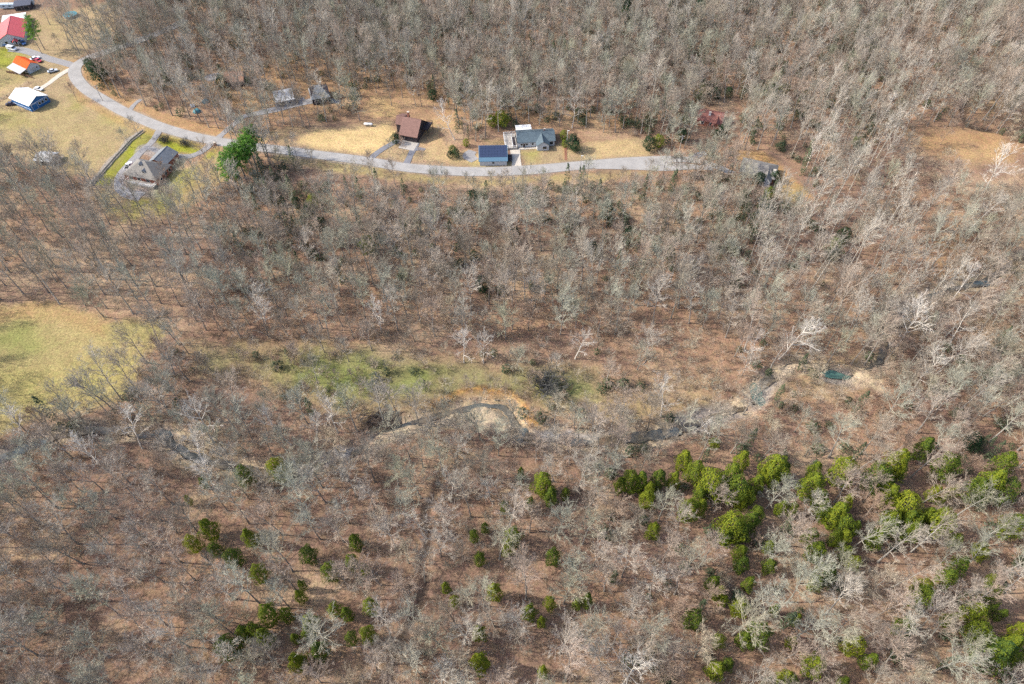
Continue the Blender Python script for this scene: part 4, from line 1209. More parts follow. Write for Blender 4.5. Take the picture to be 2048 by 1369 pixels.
for k in range(0, len(CR) - 1):
    a, b = CR[k], CR[k + 1]
    for _ in range(14):
        t = R.random()
        n = np.array([-(b - a)[1], (b - a)[0]])
        n = n / max(np.hypot(*n), 1e-6)
        off = R.choice([-1, 1]) * R.uniform(2.4, 4.4)
        p = a + (b - a) * t + n * off
        pts.append((p[0], p[1], gz(p[0], p[1]) + 0.05, 0, 0, R.uniform(0, 6.28), R.choice([.25, .35, .5, .7]), R.randrange(3)))
scatter('gravel', 'pale stones lying on the creek bars', pts, [stone(i) for i in range(3)])

# ------------------------------------------------------------------ buildings
def roofmat(name, col, var=0.2):
    return mat(name, col, 0.8, var, 1.1, spec=0.25, bump=0.15, bscale=5)
M_SHINGLE_BLUE = roofmat('slate_blue_shingle', (0.082, 0.112, 0.130))
M_SHINGLE_BROWN = roofmat('brown_shingle', (0.185, 0.105, 0.085))
M_SHINGLE_GREY = roofmat('grey_shingle', (0.200, 0.185, 0.165))
M_SHINGLE_DARK = roofmat('weathered_grey_roof', (0.17, 0.18, 0.19))
M_SHINGLE_RED = roofmat('red_brown_shingle', (0.21, 0.088, 0.070))
M_METAL_RED = mat('red_metal_roof', (0.56, 0.085, 0.085), 0.5, 0.08, 0.5, spec=0.4)
M_METAL_ORANGE = mat('orange_red_metal_roof', (0.58, 0.085, 0.015), 0.8, 0.08, 0.5, spec=0.1)
M_METAL_WHITE = mat('white_metal_roof', (0.72, 0.72, 0.70), 0.55, 0.08, 0.5, spec=0.4)
M_METAL_GREY = mat('pale_grey_roof', (0.40, 0.40, 0.40), 0.6, 0.12, 0.6)
M_METAL_BLUE = mat('blue_metal_roof', (0.075, 0.145, 0.205), 0.45, 0.06, 0.5, spec=0.5)
M_WHITE_P = mat('white_paint', (0.76, 0.76, 0.74), 0.6, 0.03, 0.8)
M_SIDING = mat('light_grey_siding', (0.48, 0.50, 0.52), 0.7, 0.04, 0.8)
M_BLUEWALL = mat('blue_siding', (0.022, 0.115, 0.30), 0.6, 0.08, 0.6)
M_BRICK = mat('red_brick', (0.30, 0.125, 0.085), 0.9, 0.2, 1.5)
M_DARKWOOD = mat('dark_stained_wood', (0.045, 0.036, 0.040), 0.8, 0.2, 1.0)
M_BROWNWOOD = mat('brown_wood', (0.13, 0.075, 0.05), 0.8, 0.2, 1.0)
M_GREYWOOD = mat('weathered_board', (0.36, 0.33, 0.29), 0.9, 0.12, 1.0)
M_GLASS = mat('window_glass', (0.02, 0.028, 0.035), 0.08, spec=0.6)
M_PANEL = mat('solar_cell', (0.030, 0.042, 0.082), 0.18, 0.15, 3.0, spec=0.55)
M_STEEL = mat('galvanised_steel', (0.42, 0.42, 0.43), 0.45, 0.05, 1.0, metal=0.4)
M_RUBBER = mat('black_rubber', (0.02, 0.02, 0.021), 0.8)
M_TEAL = mat('teal_tarp', (0.05, 0.17, 0.20), 0.6, 0.25, 1.2)

def site(name, label, cat, A, B, eave, group=None):
    """an Empty on the ground under the middle of the front eave seen from pixel A to pixel B; returns it and the eave length"""
    a, b = P(*A, eave), P(*B, eave)
    m = (a + b) / 2
    d = b - a
    return thing(name, label, cat, (m.x, m.y, 0), math.atan2(d.y, d.x), group), d.length

def gable(parent, x0, x1, y0, y1, eave, rise, mr, axis='x', over=0.35, th=0.16, peak=0.5, name='roof'):
    a, b = (y0, y1) if axis == 'x' else (x0, x1)
    mid = a + (b - a) * peak
    s0, s1 = rise / (mid - a), rise / (b - mid)
    lo = [(a - over, eave - over * s0 + .02), (mid, eave + rise + .02), (b + over, eave - over * s1 + .02)]
    sec = lo + [(p, z + th) for p, z in lo[::-1]]
    c, d = (x0, x1) if axis == 'x' else (y0, y1)
    ro = MB().extrude(sec, axis, c - over, d + over).build(name, mr, parent)
    MB().tube([Vector((c - over, mid, eave + rise + th + .04)), Vector((d + over, mid, eave + rise + th + .04))] if axis == 'x' else
              [Vector((mid, c - over, eave + rise + th + .04)), Vector((mid, d + over, eave + rise + th + .04))], [.09, .09], 6).build('ridge_cap', mr, ro)
    return ro

def gwalls(parent, x0, x1, y0, y1, eave, rise, mw, axis='x', peak=0.5, name='wall'):
    a, b = (y0, y1) if axis == 'x' else (x0, x1)
    c, d = (x0, x1) if axis == 'x' else (y0, y1)
    return MB().extrude([(a, -.2), (b, -.2), (b, eave), (a + (b - a) * peak, eave + rise), (a, eave)], axis, c, d).build(name, mw, parent)

def mono(parent, x0, x1, y0, y1, z0, z1, mr, over=0.3, th=0.14, name='roof'):
    s = (z1 - z0) / (y1 - y0)
    sec = [(y0 - over, z0 - over * s), (y1 + over, z1 + over * s), (y1 + over, z1 + over * s + th), (y0 - over, z0 - over * s + th)]
    return MB().extrude(sec, 'x', x0 - over, x1 + over).build(name, mr, parent)

def mwalls(parent, x0, x1, y0, y1, z0, z1, mw, name='wall'):
    return MB().extrude([(y0, -.2), (y1, -.2), (y1, z1 - .02), (y0, z0 - .02)], 'x', x0, x1).build(name, mw, parent)

def hip(parent, x0, x1, y0, y1, eave, rise, inset, mr, over=0.45, name='roof'):
    x0, x1, y0, y1 = x0 - over, x1 + over, y0 - over, y1 + over
    my = (y0 + y1) / 2
    z = eave
    vs = [(x0, y0, z), (x1, y0, z), (x1, y1, z), (x0, y1, z), (x0, y0, z + .15), (x1, y0, z + .15), (x1, y1, z + .15), (x0, y1, z + .15), (x0 + inset, my, z + rise), (x1 - inset, my, z + rise)]
    fs = [(3, 2, 1, 0), (0, 1, 5, 4), (1, 2, 6, 5), (2, 3, 7, 6), (3, 0, 4, 7), (4, 5, 9, 8), (6, 7, 8, 9), (5, 6, 9), (7, 4, 8)]
    return MB().add(vs, fs).build(name, mr, parent)

def opening(parent, face, t, z, w, h, at, mf=None, name='window', mp=None):
    """window or door: frame proud of the wall, pane proud of the frame. face: f front (y=at), l left (x=at), r right (x=at)"""
    mf, mp = mf or M_WHITE_P, mp or M_GLASS
    def bx(w_, h_, d_):
        if face == 'f':
            return MB().box((t, at - d_ / 2 + .03, z), (w_, d_, h_))
        sg = -1 if face == 'l' else 1
        return MB().box((at + sg * (d_ / 2 - .03), t, z), (d_, w_, h_))
    f = bx(w + .24, h + .24, .12).build(name, mf, parent)
    bx(w, h, .15).build('pane' if name == 'window' else 'panel', mp, f)
    return f

def chimney(parent, x, y, z0, z1, m, s=0.8):
    c = MB().box((x, y, (z0 + z1) / 2), (s, s, z1 - z0)).build('chimney', m, parent)
    MB().box((x, y, z1 + .06), (s + .2, s + .2, .12)).build('chimney_cap', M_CONC, c)

def railing(parent, pts, z0, h, m):
    for a, b in zip(pts[:-1], pts[1:]):
        a, b = Vector((*a, 0)), Vector((*b, 0))
        mid, d = (a + b) / 2, b - a
        ang = math.atan2(d.y, d.x)
        mb = MB()
        n = max(2, int(d.length / 0.45))
        mb.box((mid.x, mid.y, z0 + h), (d.length + .1, .12, .10), ang)
        mb.box((mid.x, mid.y, z0 + .15), (d.length, .06, .08), ang)
        for i in range(n + 1):
            p = a + d * (i / n)
            mb.box((p.x, p.y, z0 + h / 2), (.08, .08, h), ang)
        o = mb.build('railing', m, parent)
        o['kind'] = 'stuff'

# slate blue ranch house
t, L = site('ranch_house', 'slate blue roofed ranch house with white deck and white rear addition', 'house', (1036, 285.5), (1109.5, 281), 2.7)
h = L / 2
gwalls(t, -h, h, 0, 9, 2.7, 2.1, M_SIDING)
gable(t, -h, h, 0, 9, 2.7, 2.1, M_SHINGLE_BLUE, over=.4)
wx0, wx1 = -h + L * .50, -h + L * .82
gwalls(t, wx0, wx1, -3.2, 4.2, 2.68, 1.75, M_SIDING, 'y', name='gable_wing_wall')
gable(t, wx0, wx1, -3.2, 4.2, 2.68, 1.75, M_SHINGLE_BLUE, 'y', over=.38, name='gable_wing_roof')
for fx in (.10, .24, .40):
    opening(t, 'f', -h + L * fx, 1.5, 1.0, 1.0, 0)
opening(t, 'f', -h + L * .17, 1.05, .95, 2.0, 0, name='door', mp=M_DARKWOOD)
opening(t, 'f', -h + L * .91, 1.4, 1.7, 1.3, 0)
opening(t, 'f', (wx0 + wx1) / 2 + .7, 1.4, 1.8, 1.3, -3.2)
opening(t, 'r', 4.5, 1.5, 1.2, 1.1, h)
mwalls(t, -h + .4, -h + L * .42, 9.05, 13.2, 2.9, 2.6, M_SIDING, 'addition_wall')
mono(t, -h + .4, -h + L * .42, 9.3, 13.2, 2.95, 2.6, M_METAL_WHITE, name='addition_roof')
MB().box((-h - 3.1, 4.2, .45), (5.4, 11, .9)).build('deck', M_GREYWOOD, t)
railing(t, [(-h - .5, -1.2), (-h - 5.7, -1.2), (-h - 5.7, 9.6), (-h - .5, 9.6)], .9, 1.05, M_WHITE_P)
railing(t, [(-h - 2.4, 8), (-h - 2.4, -1)], .9, 1.05, M_WHITE_P)
MB().box((-h - 1.45, 3.2, .93), (1.2, 7.4, .05)).build('dark_gap_sheet', M_DARKWOOD, t)  # dark sheet added on the deck to read as its dark stair gap
MB().box((-h + L * .25, -1.1, .06), (L * .5, 1.3, .12)).build('front_walk', M_CONC, t)
chimney(t, h - 4, 5.4, 4, 5.4, M_BRICK, .6)

# garage with the solar array
t, L = site('garage', 'blue metal garage with a dark solar panel array on its roof', 'garage', (958, 324), (1015, 323), 2.3)
h = L / 2
D = 8.6
mwalls(t, -h + .3, h - .3, .3, D, 2.3, 4.2, M_SIDING)
mono(t, -h, h, 0, D, 2.35, 4.4, M_METAL_BLUE, over=.15)
sl = (4.4 - 2.35) / D
ang = math.atan(sl)
for i in range(9):
    for j in range(4):
        pw, pd = (L - .3) / 9, (D - 2.1) / 4
        cx, cy = -h + .15 + pw * (i + .5), 2.1 + pd * (j + .5)
        vs = []
        for dz in (.18, .24):
            for sx, sy in ((-1, -1), (1, -1), (1, 1), (-1, 1)):
                y = cy + sy * (pd - .07) / 2
                vs.append((cx + sx * (pw - .07) / 2, y, 2.35 + y * sl + dz))
        MB().add(vs, [(3, 2, 1, 0), (4, 5, 6, 7), (0, 1, 5, 4), (1, 2, 6, 5), (2, 3, 7, 6), (3, 0, 4, 7)]).build('solar_panel', M_PANEL, t)
opening(t, 'r', 4.5, 1.2, 2.6, 2.3, h - .3, M_WHITE_P, 'door', M_METAL_GREY)
opening(t, 'f', 0, 1.4, 1.0, .9, .3)

# brown gambrel house
t, L = site('brown_house', 'brown roofed two storey house with dark walls and balcony', 'house', (800, 268), (833, 274), 3.2)
h = L / 2
gwalls(t, -h, h, 0, 12.4, 3.2, 4.9, M_DARKWOOD)
gable(t, -h, h, 0, 12.4, 3.2, 4.9, M_SHINGLE_BROWN, over=.5)
gwalls(t, -h - 3.4, -h - .02, 4.2, 12.4, 5.3, 2.75, M_DARKWOOD, peak=.25, name='side_wing_wall')
gable(t, -h - 3.4, -h - .55, 4.2, 12.4, 5.3, 2.75, M_SHINGLE_BROWN, peak=.25, over=.3, name='side_wing_roof')
MB().box((-h - 1.7, 1.8, .5), (3.2, 4.4, 1.0)).build('porch', M_BROWNWOOD, t)
railing(t, [(-h - .3, -.3), (-h - 3.2, -.3), (-h - 3.2, 4.0)], 1.0, 1.0, M_DARKWOOD)
for y, z in ((3.5, 1.6), (9.5, 1.6), (5.2, 4.4), (8.2, 4.4)):
    opening(t, 'r', y, z, 1.3, 1.4, h, M_BROWNWOOD)
for x in (-2, 1.6):
    opening(t, 'f', x, 1.6, 1.5, 1.4, 0, M_BROWNWOOD)
MB().box((h + 1.5, 9.5, 3.0), (3.0, 6.5, .2)).build('balcony', M_DARKWOOD, t)
railing(t, [(h + .1, 6.3), (h + 3, 6.3), (h + 3, 12.7), (h + .1, 12.7)], 3.1, 1.0, M_DARKWOOD)
for y in (6.5, 12.5):
    MB().box((h + 2.85, y, 1.4), (.16, .16, 3.0)).build('balcony_post', M_DARKWOOD, t)
chimney(t, -h + 1.2, 8.5, 7, 9.4, M_BRICK)
MB().box((1.0, -3.2, .04), (7.5, 6.0, .12)).build('front_patio', M_GREYWOOD, t)

# hip roofed house on the loop drive
t, L = site('hip_roof_house', 'brown grey hip roofed brick house inside the loop drive', 'house', (247, 349), (312, 361), 2.8)
h = L / 2
a, b = P(312, 361, 2.8), P(341, 331, 2.8)
D = (b - a).length
MB().box((0, D / 2, 1.3), (L, D, 3.0)).build('wall', M_BRICK, t)
hip(t, -h, h, 0, D, 2.82, 4.6, L * .46, M_SHINGLE_GREY)
for k, (fx, fy) in enumerate(((.46, .42), (.60, .22))):
    z = 2.82 + 4.6 * fy * 2 * .92
    d = MB().extrude([(-.8, z - .7), (.8, z - .7), (.8, z + .35), (0, z + .9), (-.8, z + .35)], 'y', D * fy - .9, D * fy + 1.3).build('dormer', M_WHITE_P, t)
    d.location.x = -h + L * fx
    lo = [(-1.0, z + .25), (0, z + .95), (1.0, z + .25)]
    r_ = MB().extrude(lo + [(p, q + .1) for p, q in lo[::-1]], 'y', D * fy - 1.1, D * fy + 1.3).build('dormer_roof', M_SHINGLE_DARK, d)
    MB().box((0, D * fy - .93, z - .1), (.9, .1, .8)).build('pane', M_GLASS, d)
gwalls(t, -h * .35, h * .72, D - .5, D + 9.0, 2.7, 2.3, M_BRICK, 'y', name='rear_wing_wall')
gable(t, -h * .35, h * .72, D - .5, D + 9.0, 2.75, 2.3, M_SHINGLE_DARK, 'y', name='rear_wing_roof')
MB().box((h * .1, -1.5, .5), (L * .85, 2.6, 1.0)).build('deck', M_GREYWOOD, t)
railing(t, [(-h * .72, -.2), (-h * .72, -2.8), (h * .95, -2.8), (h * .95, -.2)], 1.0, 1.05, M_WHITE_P)
for fx in (.2, .45, .72):
    opening(t, 'f', -h + L * fx, 1.7, 1.5, 1.3, 0)
for y in (D * .25, D * .6, D * .85):
    opening(t, 'r', y, 1.5, 1.2, 1.2, h)

# white roofed blue barn
t, L = site('blue_barn', 'blue walled barn with a bright white metal roof', 'barn', (19, 196), (57.5, 212), 3.2)
h = L / 2
D = (P(57.5, 212, 3.2) - P(91.5, 190.5, 3.2)).length
gwalls(t, -h, h, 0, D, 3.2, 2.3, M_BLUEWALL)
gable(t, -h, h, 0, D, 3.2, 2.3, M_METAL_WHITE, over=.35)
for y in (D * .5, D * .66, D * .85):
    opening(t, 'r', y, 1.9, 1.1, 1.2, h)
MB().box((h + .04, D * .5, 3.1), (.08, D * .98, .14)).build('trim', M_WHITE_P, t)
MB().box((0, -.04, 1.0), (L * .98, .08, .12)).build('trim', M_WHITE_P, t)
opening(t, 'r', D * .22, 1.4, 2.6, 2.6, h, M_WHITE_P, 'door', M_BLUEWALL)

# orange roofed shed
t, L = site('orange_shed', 'orange red roofed shed with a pale lean to roof', 'shed', (27, 125), (53, 137.5), 3.0)
h = L / 2
D = (P(53, 137.5, 3) - P(78, 129.5, 3)).length
gwalls(t, -h, h, 0, D, 3.0, 1.9, M_SIDING)
gable(t, -h, h, 0, D, 3.0, 1.9, M_METAL_ORANGE)
mono(t, -h, h, -4.2, -.4, 2.0, 2.75, M_METAL_GREY, .15, name='lean_to_roof')
for x in (-h + .3, 0, h - .3):
    MB().box((x, -4.0, 1.0), (.18, .18, 2.0)).build('lean_to_post', M_GREYWOOD, t)
opening(t, 'r', D * .5, 1.4, 2.4, 2.2, h, M_WHITE_P, 'door', M_METAL_GREY)
opening(t, 'r', D * .8, 1.6, .8, .8, h)

# red roofed house
t, L = site('red_roof_house', 'pale walled house with a large faded red metal roof', 'house', (-6, 83), (46, 75), 3.0)
h = L / 2
D = 21
gwalls(t, -h, h, 0, D, 3.0, 3.0, M_SIDING, 'y')
gable(t, -h, h, 0, D, 3.0, 3.0, M_METAL_RED, 'y', over=.5)
mono(t, -h, h - 1, D + .55, D + 9, 2.6, 3.0, M_METAL_WHITE, .2, name='rear_roof')
mwalls(t, -h + .2, h - 1.2, D + .7, D + 8.8, 2.55, 2.95, M_SIDING, 'rear_wall')
for x in (-h * .4, h * .05, h * .62):
    opening(t, 'f', x, 1.6, 1.3, 1.2, 0)
opening(t, 'f', h * .34, 1.1, 1.0, 2.0, 0, name='door', mp=M_DARKWOOD)
gable(t, h * .16, h * .52, -2.6, -.45, 2.3, .9, M_METAL_RED, 'y', .2, name='porch_roof')
for x in (h * .18, h * .50):
    MB().box((x, -2.4, 1.1), (.16, .16, 2.3)).build('porch_post', M_WHITE_P, t)

# grey garage and grey house up the lane
t, L = site('grey_garage', 'low garage with a pale grey sheet roof among trees', 'garage', (552, 205.5), (588.5, 198.5), 2.6)
h = L / 2
mwalls(t, -h, h, 0, 8, 2.6, 3.6, M_GREYWOOD)
mono(t, -h, h, 0, 8, 2.65, 3.65, M_METAL_GREY, .3)
opening(t, 'f', -h * .4, 1.1, 2.6, 2.1, 0, M_WHITE_P, 'door', M_DARKWOOD)
opening(t, 'f', h * .5, 1.3, 1.2, 1.0, 0)
t, L = site('grey_house', 'steep grey roofed dark house at the end of the lane', 'house', (624, 200), (659, 194), 2.9)
h = L / 2
gwalls(t, -h, h, 0, 10, 2.9, 4.0, M_DARKWOOD)
hip(t, -h, h, 0, 10, 2.92, 4.2, 3.6, M_SHINGLE_DARK)
for x in (-2.6, 0, 2.6):
    opening(t, 'f', x, 1.5, 1.2, 1.2, 0)
chimney(t, 1.5, 6, 5.8, 7.8, M_BRICK)

# houses hidden in the wood
t, L = site('red_brown_house', 'low house with a red brown shingle roof deep in wood', 'house', (1394, 239), (1443, 248), 2.7)
h = L / 2
gwalls(t, -h, h, 0, 9.5, 2.7, 2.3, M_BRICK)
gable(t, -h, h, 0, 9.5, 2.7, 2.3, M_SHINGLE_RED)
chimney(t, -h * .1, 3.0, 3.5, 5.6, M_WHITE_P, .9)
for x in (-3, 1, 3.4):
    opening(t, 'f', x, 1.5, 1.2, 1.1, 0)
gwalls(t, h * .3, h * .9, -2.6, 3.8, 2.65, 1.5, M_BRICK, 'y', name='front_wing_wall')
gable(t, h * .3, h * .9, -2.6, 3.8, 2.65, 1.5, M_SHINGLE_RED, 'y', name='front_wing_roof')
t, L = site('grey_roof_house', 'grey hip roofed house with white chimney by road end', 'house', (1480, 343), (1548, 359), 2.8)
h = L / 2
MB().box((0, 5, 1.3), (L, 10, 3.0)).build('wall', M_BRICK, t)
hip(t, -h, h, 0, 10, 2.82, 2.7, 4.5, M_SHINGLE_GREY)
gwalls(t, h * .25, h * .85, -2.5, 5, 2.75, 2.0, M_SIDING, 'y', name='front_wing_wall')
gable(t, h * .25, h * .85, -2.5, 5, 2.78, 2.0, M_SHINGLE_GREY, 'y', name='front_wing_roof')
chimney(t, h - .8, 2.4, 2.9, 5.6, M_WHITE_P, 1.0)
for x in (-5, -2, .5):
    opening(t, 'f', x, 1.5, 1.2, 1.1, 0)
t, L = site('brown_roof_house', 'orange brown roofed house with dark front above the turning place', 'house', (449, 165), (486, 163), 2.6)
h = L / 2
gwalls(t, -h, h, 0, 9, 2.6, 2.8, M_DARKWOOD)
gable(t, -h, h, 0, 9, 2.6, 2.8, mat('orange_brown_shingle', (0.26, 0.15, 0.10), 0.85, 0.15, 0.8))
for x in (-3, 0, 3):
    opening(t, 'f', x, 1.4, 1.4, 1.2, 0, M_BROWNWOOD)
t, L = site('grey_shed', 'small pale roofed shed half hidden by a grey bush', 'shed', (68, 321), (100, 324), 2.3)
h = L / 2
gwalls(t, -h, h, 0, 6.5, 2.3, 1.1, M_GREYWOOD)
gable(t, -h, h, 0, 6.5, 2.3, 1.1, M_METAL_GREY)
opening(t, 'f', 0, 1.0, 1.8, 1.9, 0, M_GREYWOOD, 'door', M_DARKWOOD)
t, L = site('dark_shed', 'long dark open shed at the top left edge', 'shed', (27, 14), (60, 10), 2.6)
h = L / 2
mwalls(t, -h, h, 0, 6, 2.6, 3.2, M_DARKWOOD)
mono(t, -h, h, 0, 6, 2.65, 3.25, mat('dark_tin', (0.06, 0.065, 0.09), 0.6, 0.2, 0.7), .3)
for x in (-h * .5, h * .4):
    opening(t, 'f', x, 1.2, 2.4, 2.0, 0, M_GREYWOOD, 'door', M_RUBBER)

# campers beside it
def camper(px, py, rz, ln, label, m):
    p = P(px, py)
    t = thing('camper', label, 'camper', (p.x, p.y, 0), rz, 'parked campers')
    b = MB().extrude([(-ln / 2, .55), (ln / 2 - .3, .55), (ln / 2, 1.3), (ln / 2 - .25, 2.6), (-ln / 2 + .2, 2.75), (-ln / 2, 2.4)], 'y', -1.2, 1.2).build('body', m, t)
    for x in (-ln * .25, ln * .12):
        MB().box((x, -1.22, 1.75), (1.1, .06, .6)).build('window', M_GLASS, t)
    MB().box((0, 0, 2.8), (.8, .6, .22)).build('roof_vent', M_WHITE_P, b)
    for x in (-.6, .3):
        for y in (-1.1, 1.1):
            MB().tube([Vector((x, y - .12, .36)), Vector((x, y + .12, .36))], [.36, .36], 12).build('wheel', M_RUBBER, t)
camper(20, 17, .08, 9.0, 'long pale blue white camper behind the red roofed house', mat('camper_skin', (0.42, 0.50, 0.55), 0.5, 0.08, 0.6))
camper(61, 11, .12, 5.5, 'short blue grey camper right of the dark shed', mat('camper_blue', (0.28, 0.36, 0.40), 0.5, 0.12, 0.6))

# ------------------------------------------------------------------ vehicles
def car(u, v, u2, v2, kind, col, label, ln=4.7):
    p, q = P(u, v, .6), P(u2, v2, .6)
    t = thing('parked_car' if kind == 'car' else 'parked_van' if kind == 'van' else 'pickup_truck', label, 'car' if kind == 'car' else 'van' if kind == 'van' else 'pickup', (p.x, p.y, 0.03), math.atan2(q.y - p.y, q.x - p.x))
    k = ln / 4.7
    m = mat('car_paint', col, 0.3, spec=0.5)
    w = .9 if kind == 'car' else .98
    hl = ln / 2
    if kind == 'van':
        body = [(-hl, .35), (hl, .35), (hl, 1.0), (hl - .9, 1.25), (hl - 1.5, 2.1), (-hl, 2.15)]
    elif kind == 'pickup':
        body = [(-hl, .4), (hl, .4), (hl, 1.05), (hl - 1.5, 1.15), (-hl, 1.15)]
    else:
        body = [(-hl, .3), (hl, .3), (hl, .75), (hl - 1.25 * k, .95), (-hl + .9 * k, 1.0), (-hl, .9)]
    b = MB().extrude(body, 'y', -w, w).build('body', m, t)
    bv = b.modifiers.new('bevel', 'BEVEL')
    bv.width, bv.segments = .08, 2
    if kind == 'van':
        MB().box((.3, 0, 1.7), (ln - 2.6, 2 * w + .03, .5)).build('side_window', M_GLASS, t)
        MB().extrude([(hl - .92, 1.30), (hl - .90, 1.33), (hl - 1.44, 2.05), (hl - 1.47, 2.02)], 'y', -w * .85, w * .85).build('windscreen', M_GLASS, t)
    elif kind == 'pickup':
        MB().extrude([(-.5, 1.14), (1.3, 1.14), (.7, 1.75), (-.4, 1.78)], 'y', -w * .92, w * .92).build('window_band', M_GLASS, t)
        MB().box((.15, 0, 1.81), (1.05, 1.7, .07)).build('cab_roof', m, t)
        MB().box((-hl + 1.05, 0, 1.16), (1.9, 1.65, .05)).build('cargo_bed', M_RUBBER, t)
    else:
        MB().extrude([(-hl + .55 * k, .94), (hl - 1.3 * k, .92), (hl - 2.0 * k, 1.40), (-hl + 1.3 * k, 1.42)], 'y', -w * .88, w * .88).build('window_band', M_GLASS, t)
        MB().box((-.18 * k, 0, 1.44), (1.5 * k, 1.5, .06)).build('car_roof', m, t)
    for x in (-hl * .62, hl * .62):
        for y in (-w + .06, w - .06):
            MB().tube([Vector((x, y - .11, .33)), Vector((x, y + .11, .33))], [.33, .33], 12).build('wheel', M_RUBBER, t)
    for y in (-.6, .6):
        MB().box((hl + .01, y, .72 if kind == 'car' else .85), (.05, .3, .16)).build('headlight', M_WHITE_P, t)
car(257, 333, 263, 323, 'pickup', (.78, .78, .78), 'white pickup with dark bed parked beside the hip roofed house', 5.4)
car(24, 98, 34, 100, 'van', (.78, .78, .78), 'white van on the drive before the red roofed house', 5.4)
car(46, 86, 52, 92, 'pickup', (.03, .09, .25), 'dark blue pickup beside the red roofed house', 5.2)
car(76, 121, 82, 124, 'car', (.45, .03, .06), 'dark red car behind the orange shed')
car(70, 117, 76, 115, 'car', (.75, .76, .78), 'white car just behind the dark red car')
car(105, 142, 113, 140, 'car', (.52, .56, .62), 'silver car standing alone on the grass by the concrete drive')
car(77, 178, 85, 180, 'car', (.70, .72, .74), 'white car at the end of the concrete drive')
car(5, 89, 12, 90, 'car', (.10, .22, .42), 'mid blue car at the left edge before the red roofed house')
car(22, 208, 30, 207, 'car', (.05, .04, .07), 'dark car parked left of the white roofed barn')

# ------------------------------------------------------------------ yard things
p = P(737, 252)
t = thing('propane_tank', 'long white propane tank on the straw coloured lawn', 'tank', (p.x, p.y, 0), -0.12)
MB().tube([Vector((x, 0, .95)) for x in (-2.1, -1.95, -1.6, 1.6, 1.95, 2.1)], [.15, .42, .6, .6, .42, .15], 16).build('tank_body', M_WHITE_P, t, smooth=True)
for x in (-1.2, 1.2):
    MB().box((x, 0, .2), (.25, .9, .55)).build('tank_foot', M_CONC, t)
MB().tube([Vector((0, 0, 1.5)), Vector((0, 0, 1.75))], [.22, .2], 10).build('valve_dome', M_STEEL, t)

p = P(142, 33)
t = thing('covered_pool', 'round above ground pool under a dark teal cover', 'pool', (p.x, p.y, 0))
MB().tube([Vector((0, 0, -.1)), Vector((0, 0, 1.2))], [3.6, 3.6], 28).build('pool_wall', M_STEEL, t)
MB().tube([Vector((0, 0, 1.2)), Vector((0, 0, 1.26))], [3.75, 3.7], 28).build('pool_cover', M_TEAL, t)

def tarp(u, v, s, label):
    p = P(u, v)
    t = thing('covered_heap', label, 'tarp', (p.x, p.y, 0))
    r = random.Random(int(u))
    bm = bmesh.new()
    bmesh.ops.create_icosphere(bm, subdivisions=3, radius=s)
    for w in bm.verts:
        w.co.z = max(w.co.z, -.1) * .75
        w.co *= 1 + .12 * math.sin(w.co.x * 3 + u) * math.cos(w.co.y * 2.6)
    me = bpy.data.meshes.new('tarp')
    bm.to_mesh(me)
    bm.free()
    me.materials.append(M_TEAL)
    o = bpy.data.objects.new('tarp', me)
    SC.collection.objects.link(o)
    o.parent = t
    for a in range(5):
        MB().box((s * 1.05 * math.cos(a * 1.26), s * 1.05 * math.sin(a * 1.26), .12), (.3, .2, .24), a).build('weight', M_CONC, t)
tarp(394, 224, 1.9, 'lower teal tarp over a heap in the thicket')
tarp(411, 204, 1.7, 'upper teal tarp over a heap in the thicket')
p = P(386, 214)
t = thing('storage_box', 'white lidded storage box between the two teal tarps', 'box', (p.x, p.y, 0), .3)
MB().box((0, 0, .55), (1.9, 1.1, 1.1)).build('box_body', M_WHITE_P, t)
MB().box((0, 0, 1.16), (2.0, 1.2, .12)).build('lid', M_METAL_GREY, t)

p = P(1019, 318)
t = thing('utility_trailer', 'dark open frame trailer right of the solar roofed garage', 'trailer', (p.x, p.y, 0), 1.5)
MB().box((0, 0, .6), (4.4, 1.9, .16)).build('trailer_bed', M_DARKWOOD, t)
for sx, sy in ((0, -.95), (0, .95)):
    MB().box((sx, sy, 1.15), (4.4, .08, .9)).build('side_rail', M_DARKWOOD, t)
MB().box((2.7, 0, .55), (1.4, .12, .12)).build('drawbar', M_STEEL, t)
for y in (-1.08, 1.08):
    MB().tube([Vector((-.3, y - .1, .36)), Vector((-.3, y + .1, .36))], [.36, .36], 12).build('wheel', M_RUBBER, t)

def pole(u, v, h, label, arm=True, m=None, lamp=False):
    p = P(u, v)
    t = thing('utility_pole' if arm else 'lamp_post', label, 'pole', (p.x, p.y, 0), .15)
    m = m or M_GREYWOOD
    MB().tube([Vector((0, 0, -.3)), Vector((0, 0, h))], [.17, .11], 8).build('pole_shaft', m, t)
    if arm:
        MB().box((0, .12, h - .6), (2.4, .12, .14)).build('crossarm', m, t)
        for x in (-1.05, -.4, .4, 1.05):
            MB().tube([Vector((x, .12, h - .53)), Vector((x, .12, h - .3))], [.06, .04], 6).build('insulator', M_WHITE_P, t)
        MB().tube([Vector((.32, 0, h - 2.1)), Vector((.32, 0, h - 1.2))], [.26, .26], 12).build('transformer', M_STEEL, t)
    if lamp:
        MB().box((.35, 0, h + .02), (.9, .28, .16)).build('lamp_head', M_WHITE_P, t)
pole(470, 266, 9.5, 'wooden utility pole beside the grey lane mouth')
pole(1357, 308, 9.5, 'wooden utility pole at the end of the visible road')
pole(206, 203, 8.5, 'utility pole standing at the outer side of the bend')
pole(1160, 345, 8.5, 'pale lamp post on the near road verge', False, M_STEEL, True)
pole(1134, 283, 5.5, 'short pale lamp post right of the ranch house', False, M_WHITE_P, True)

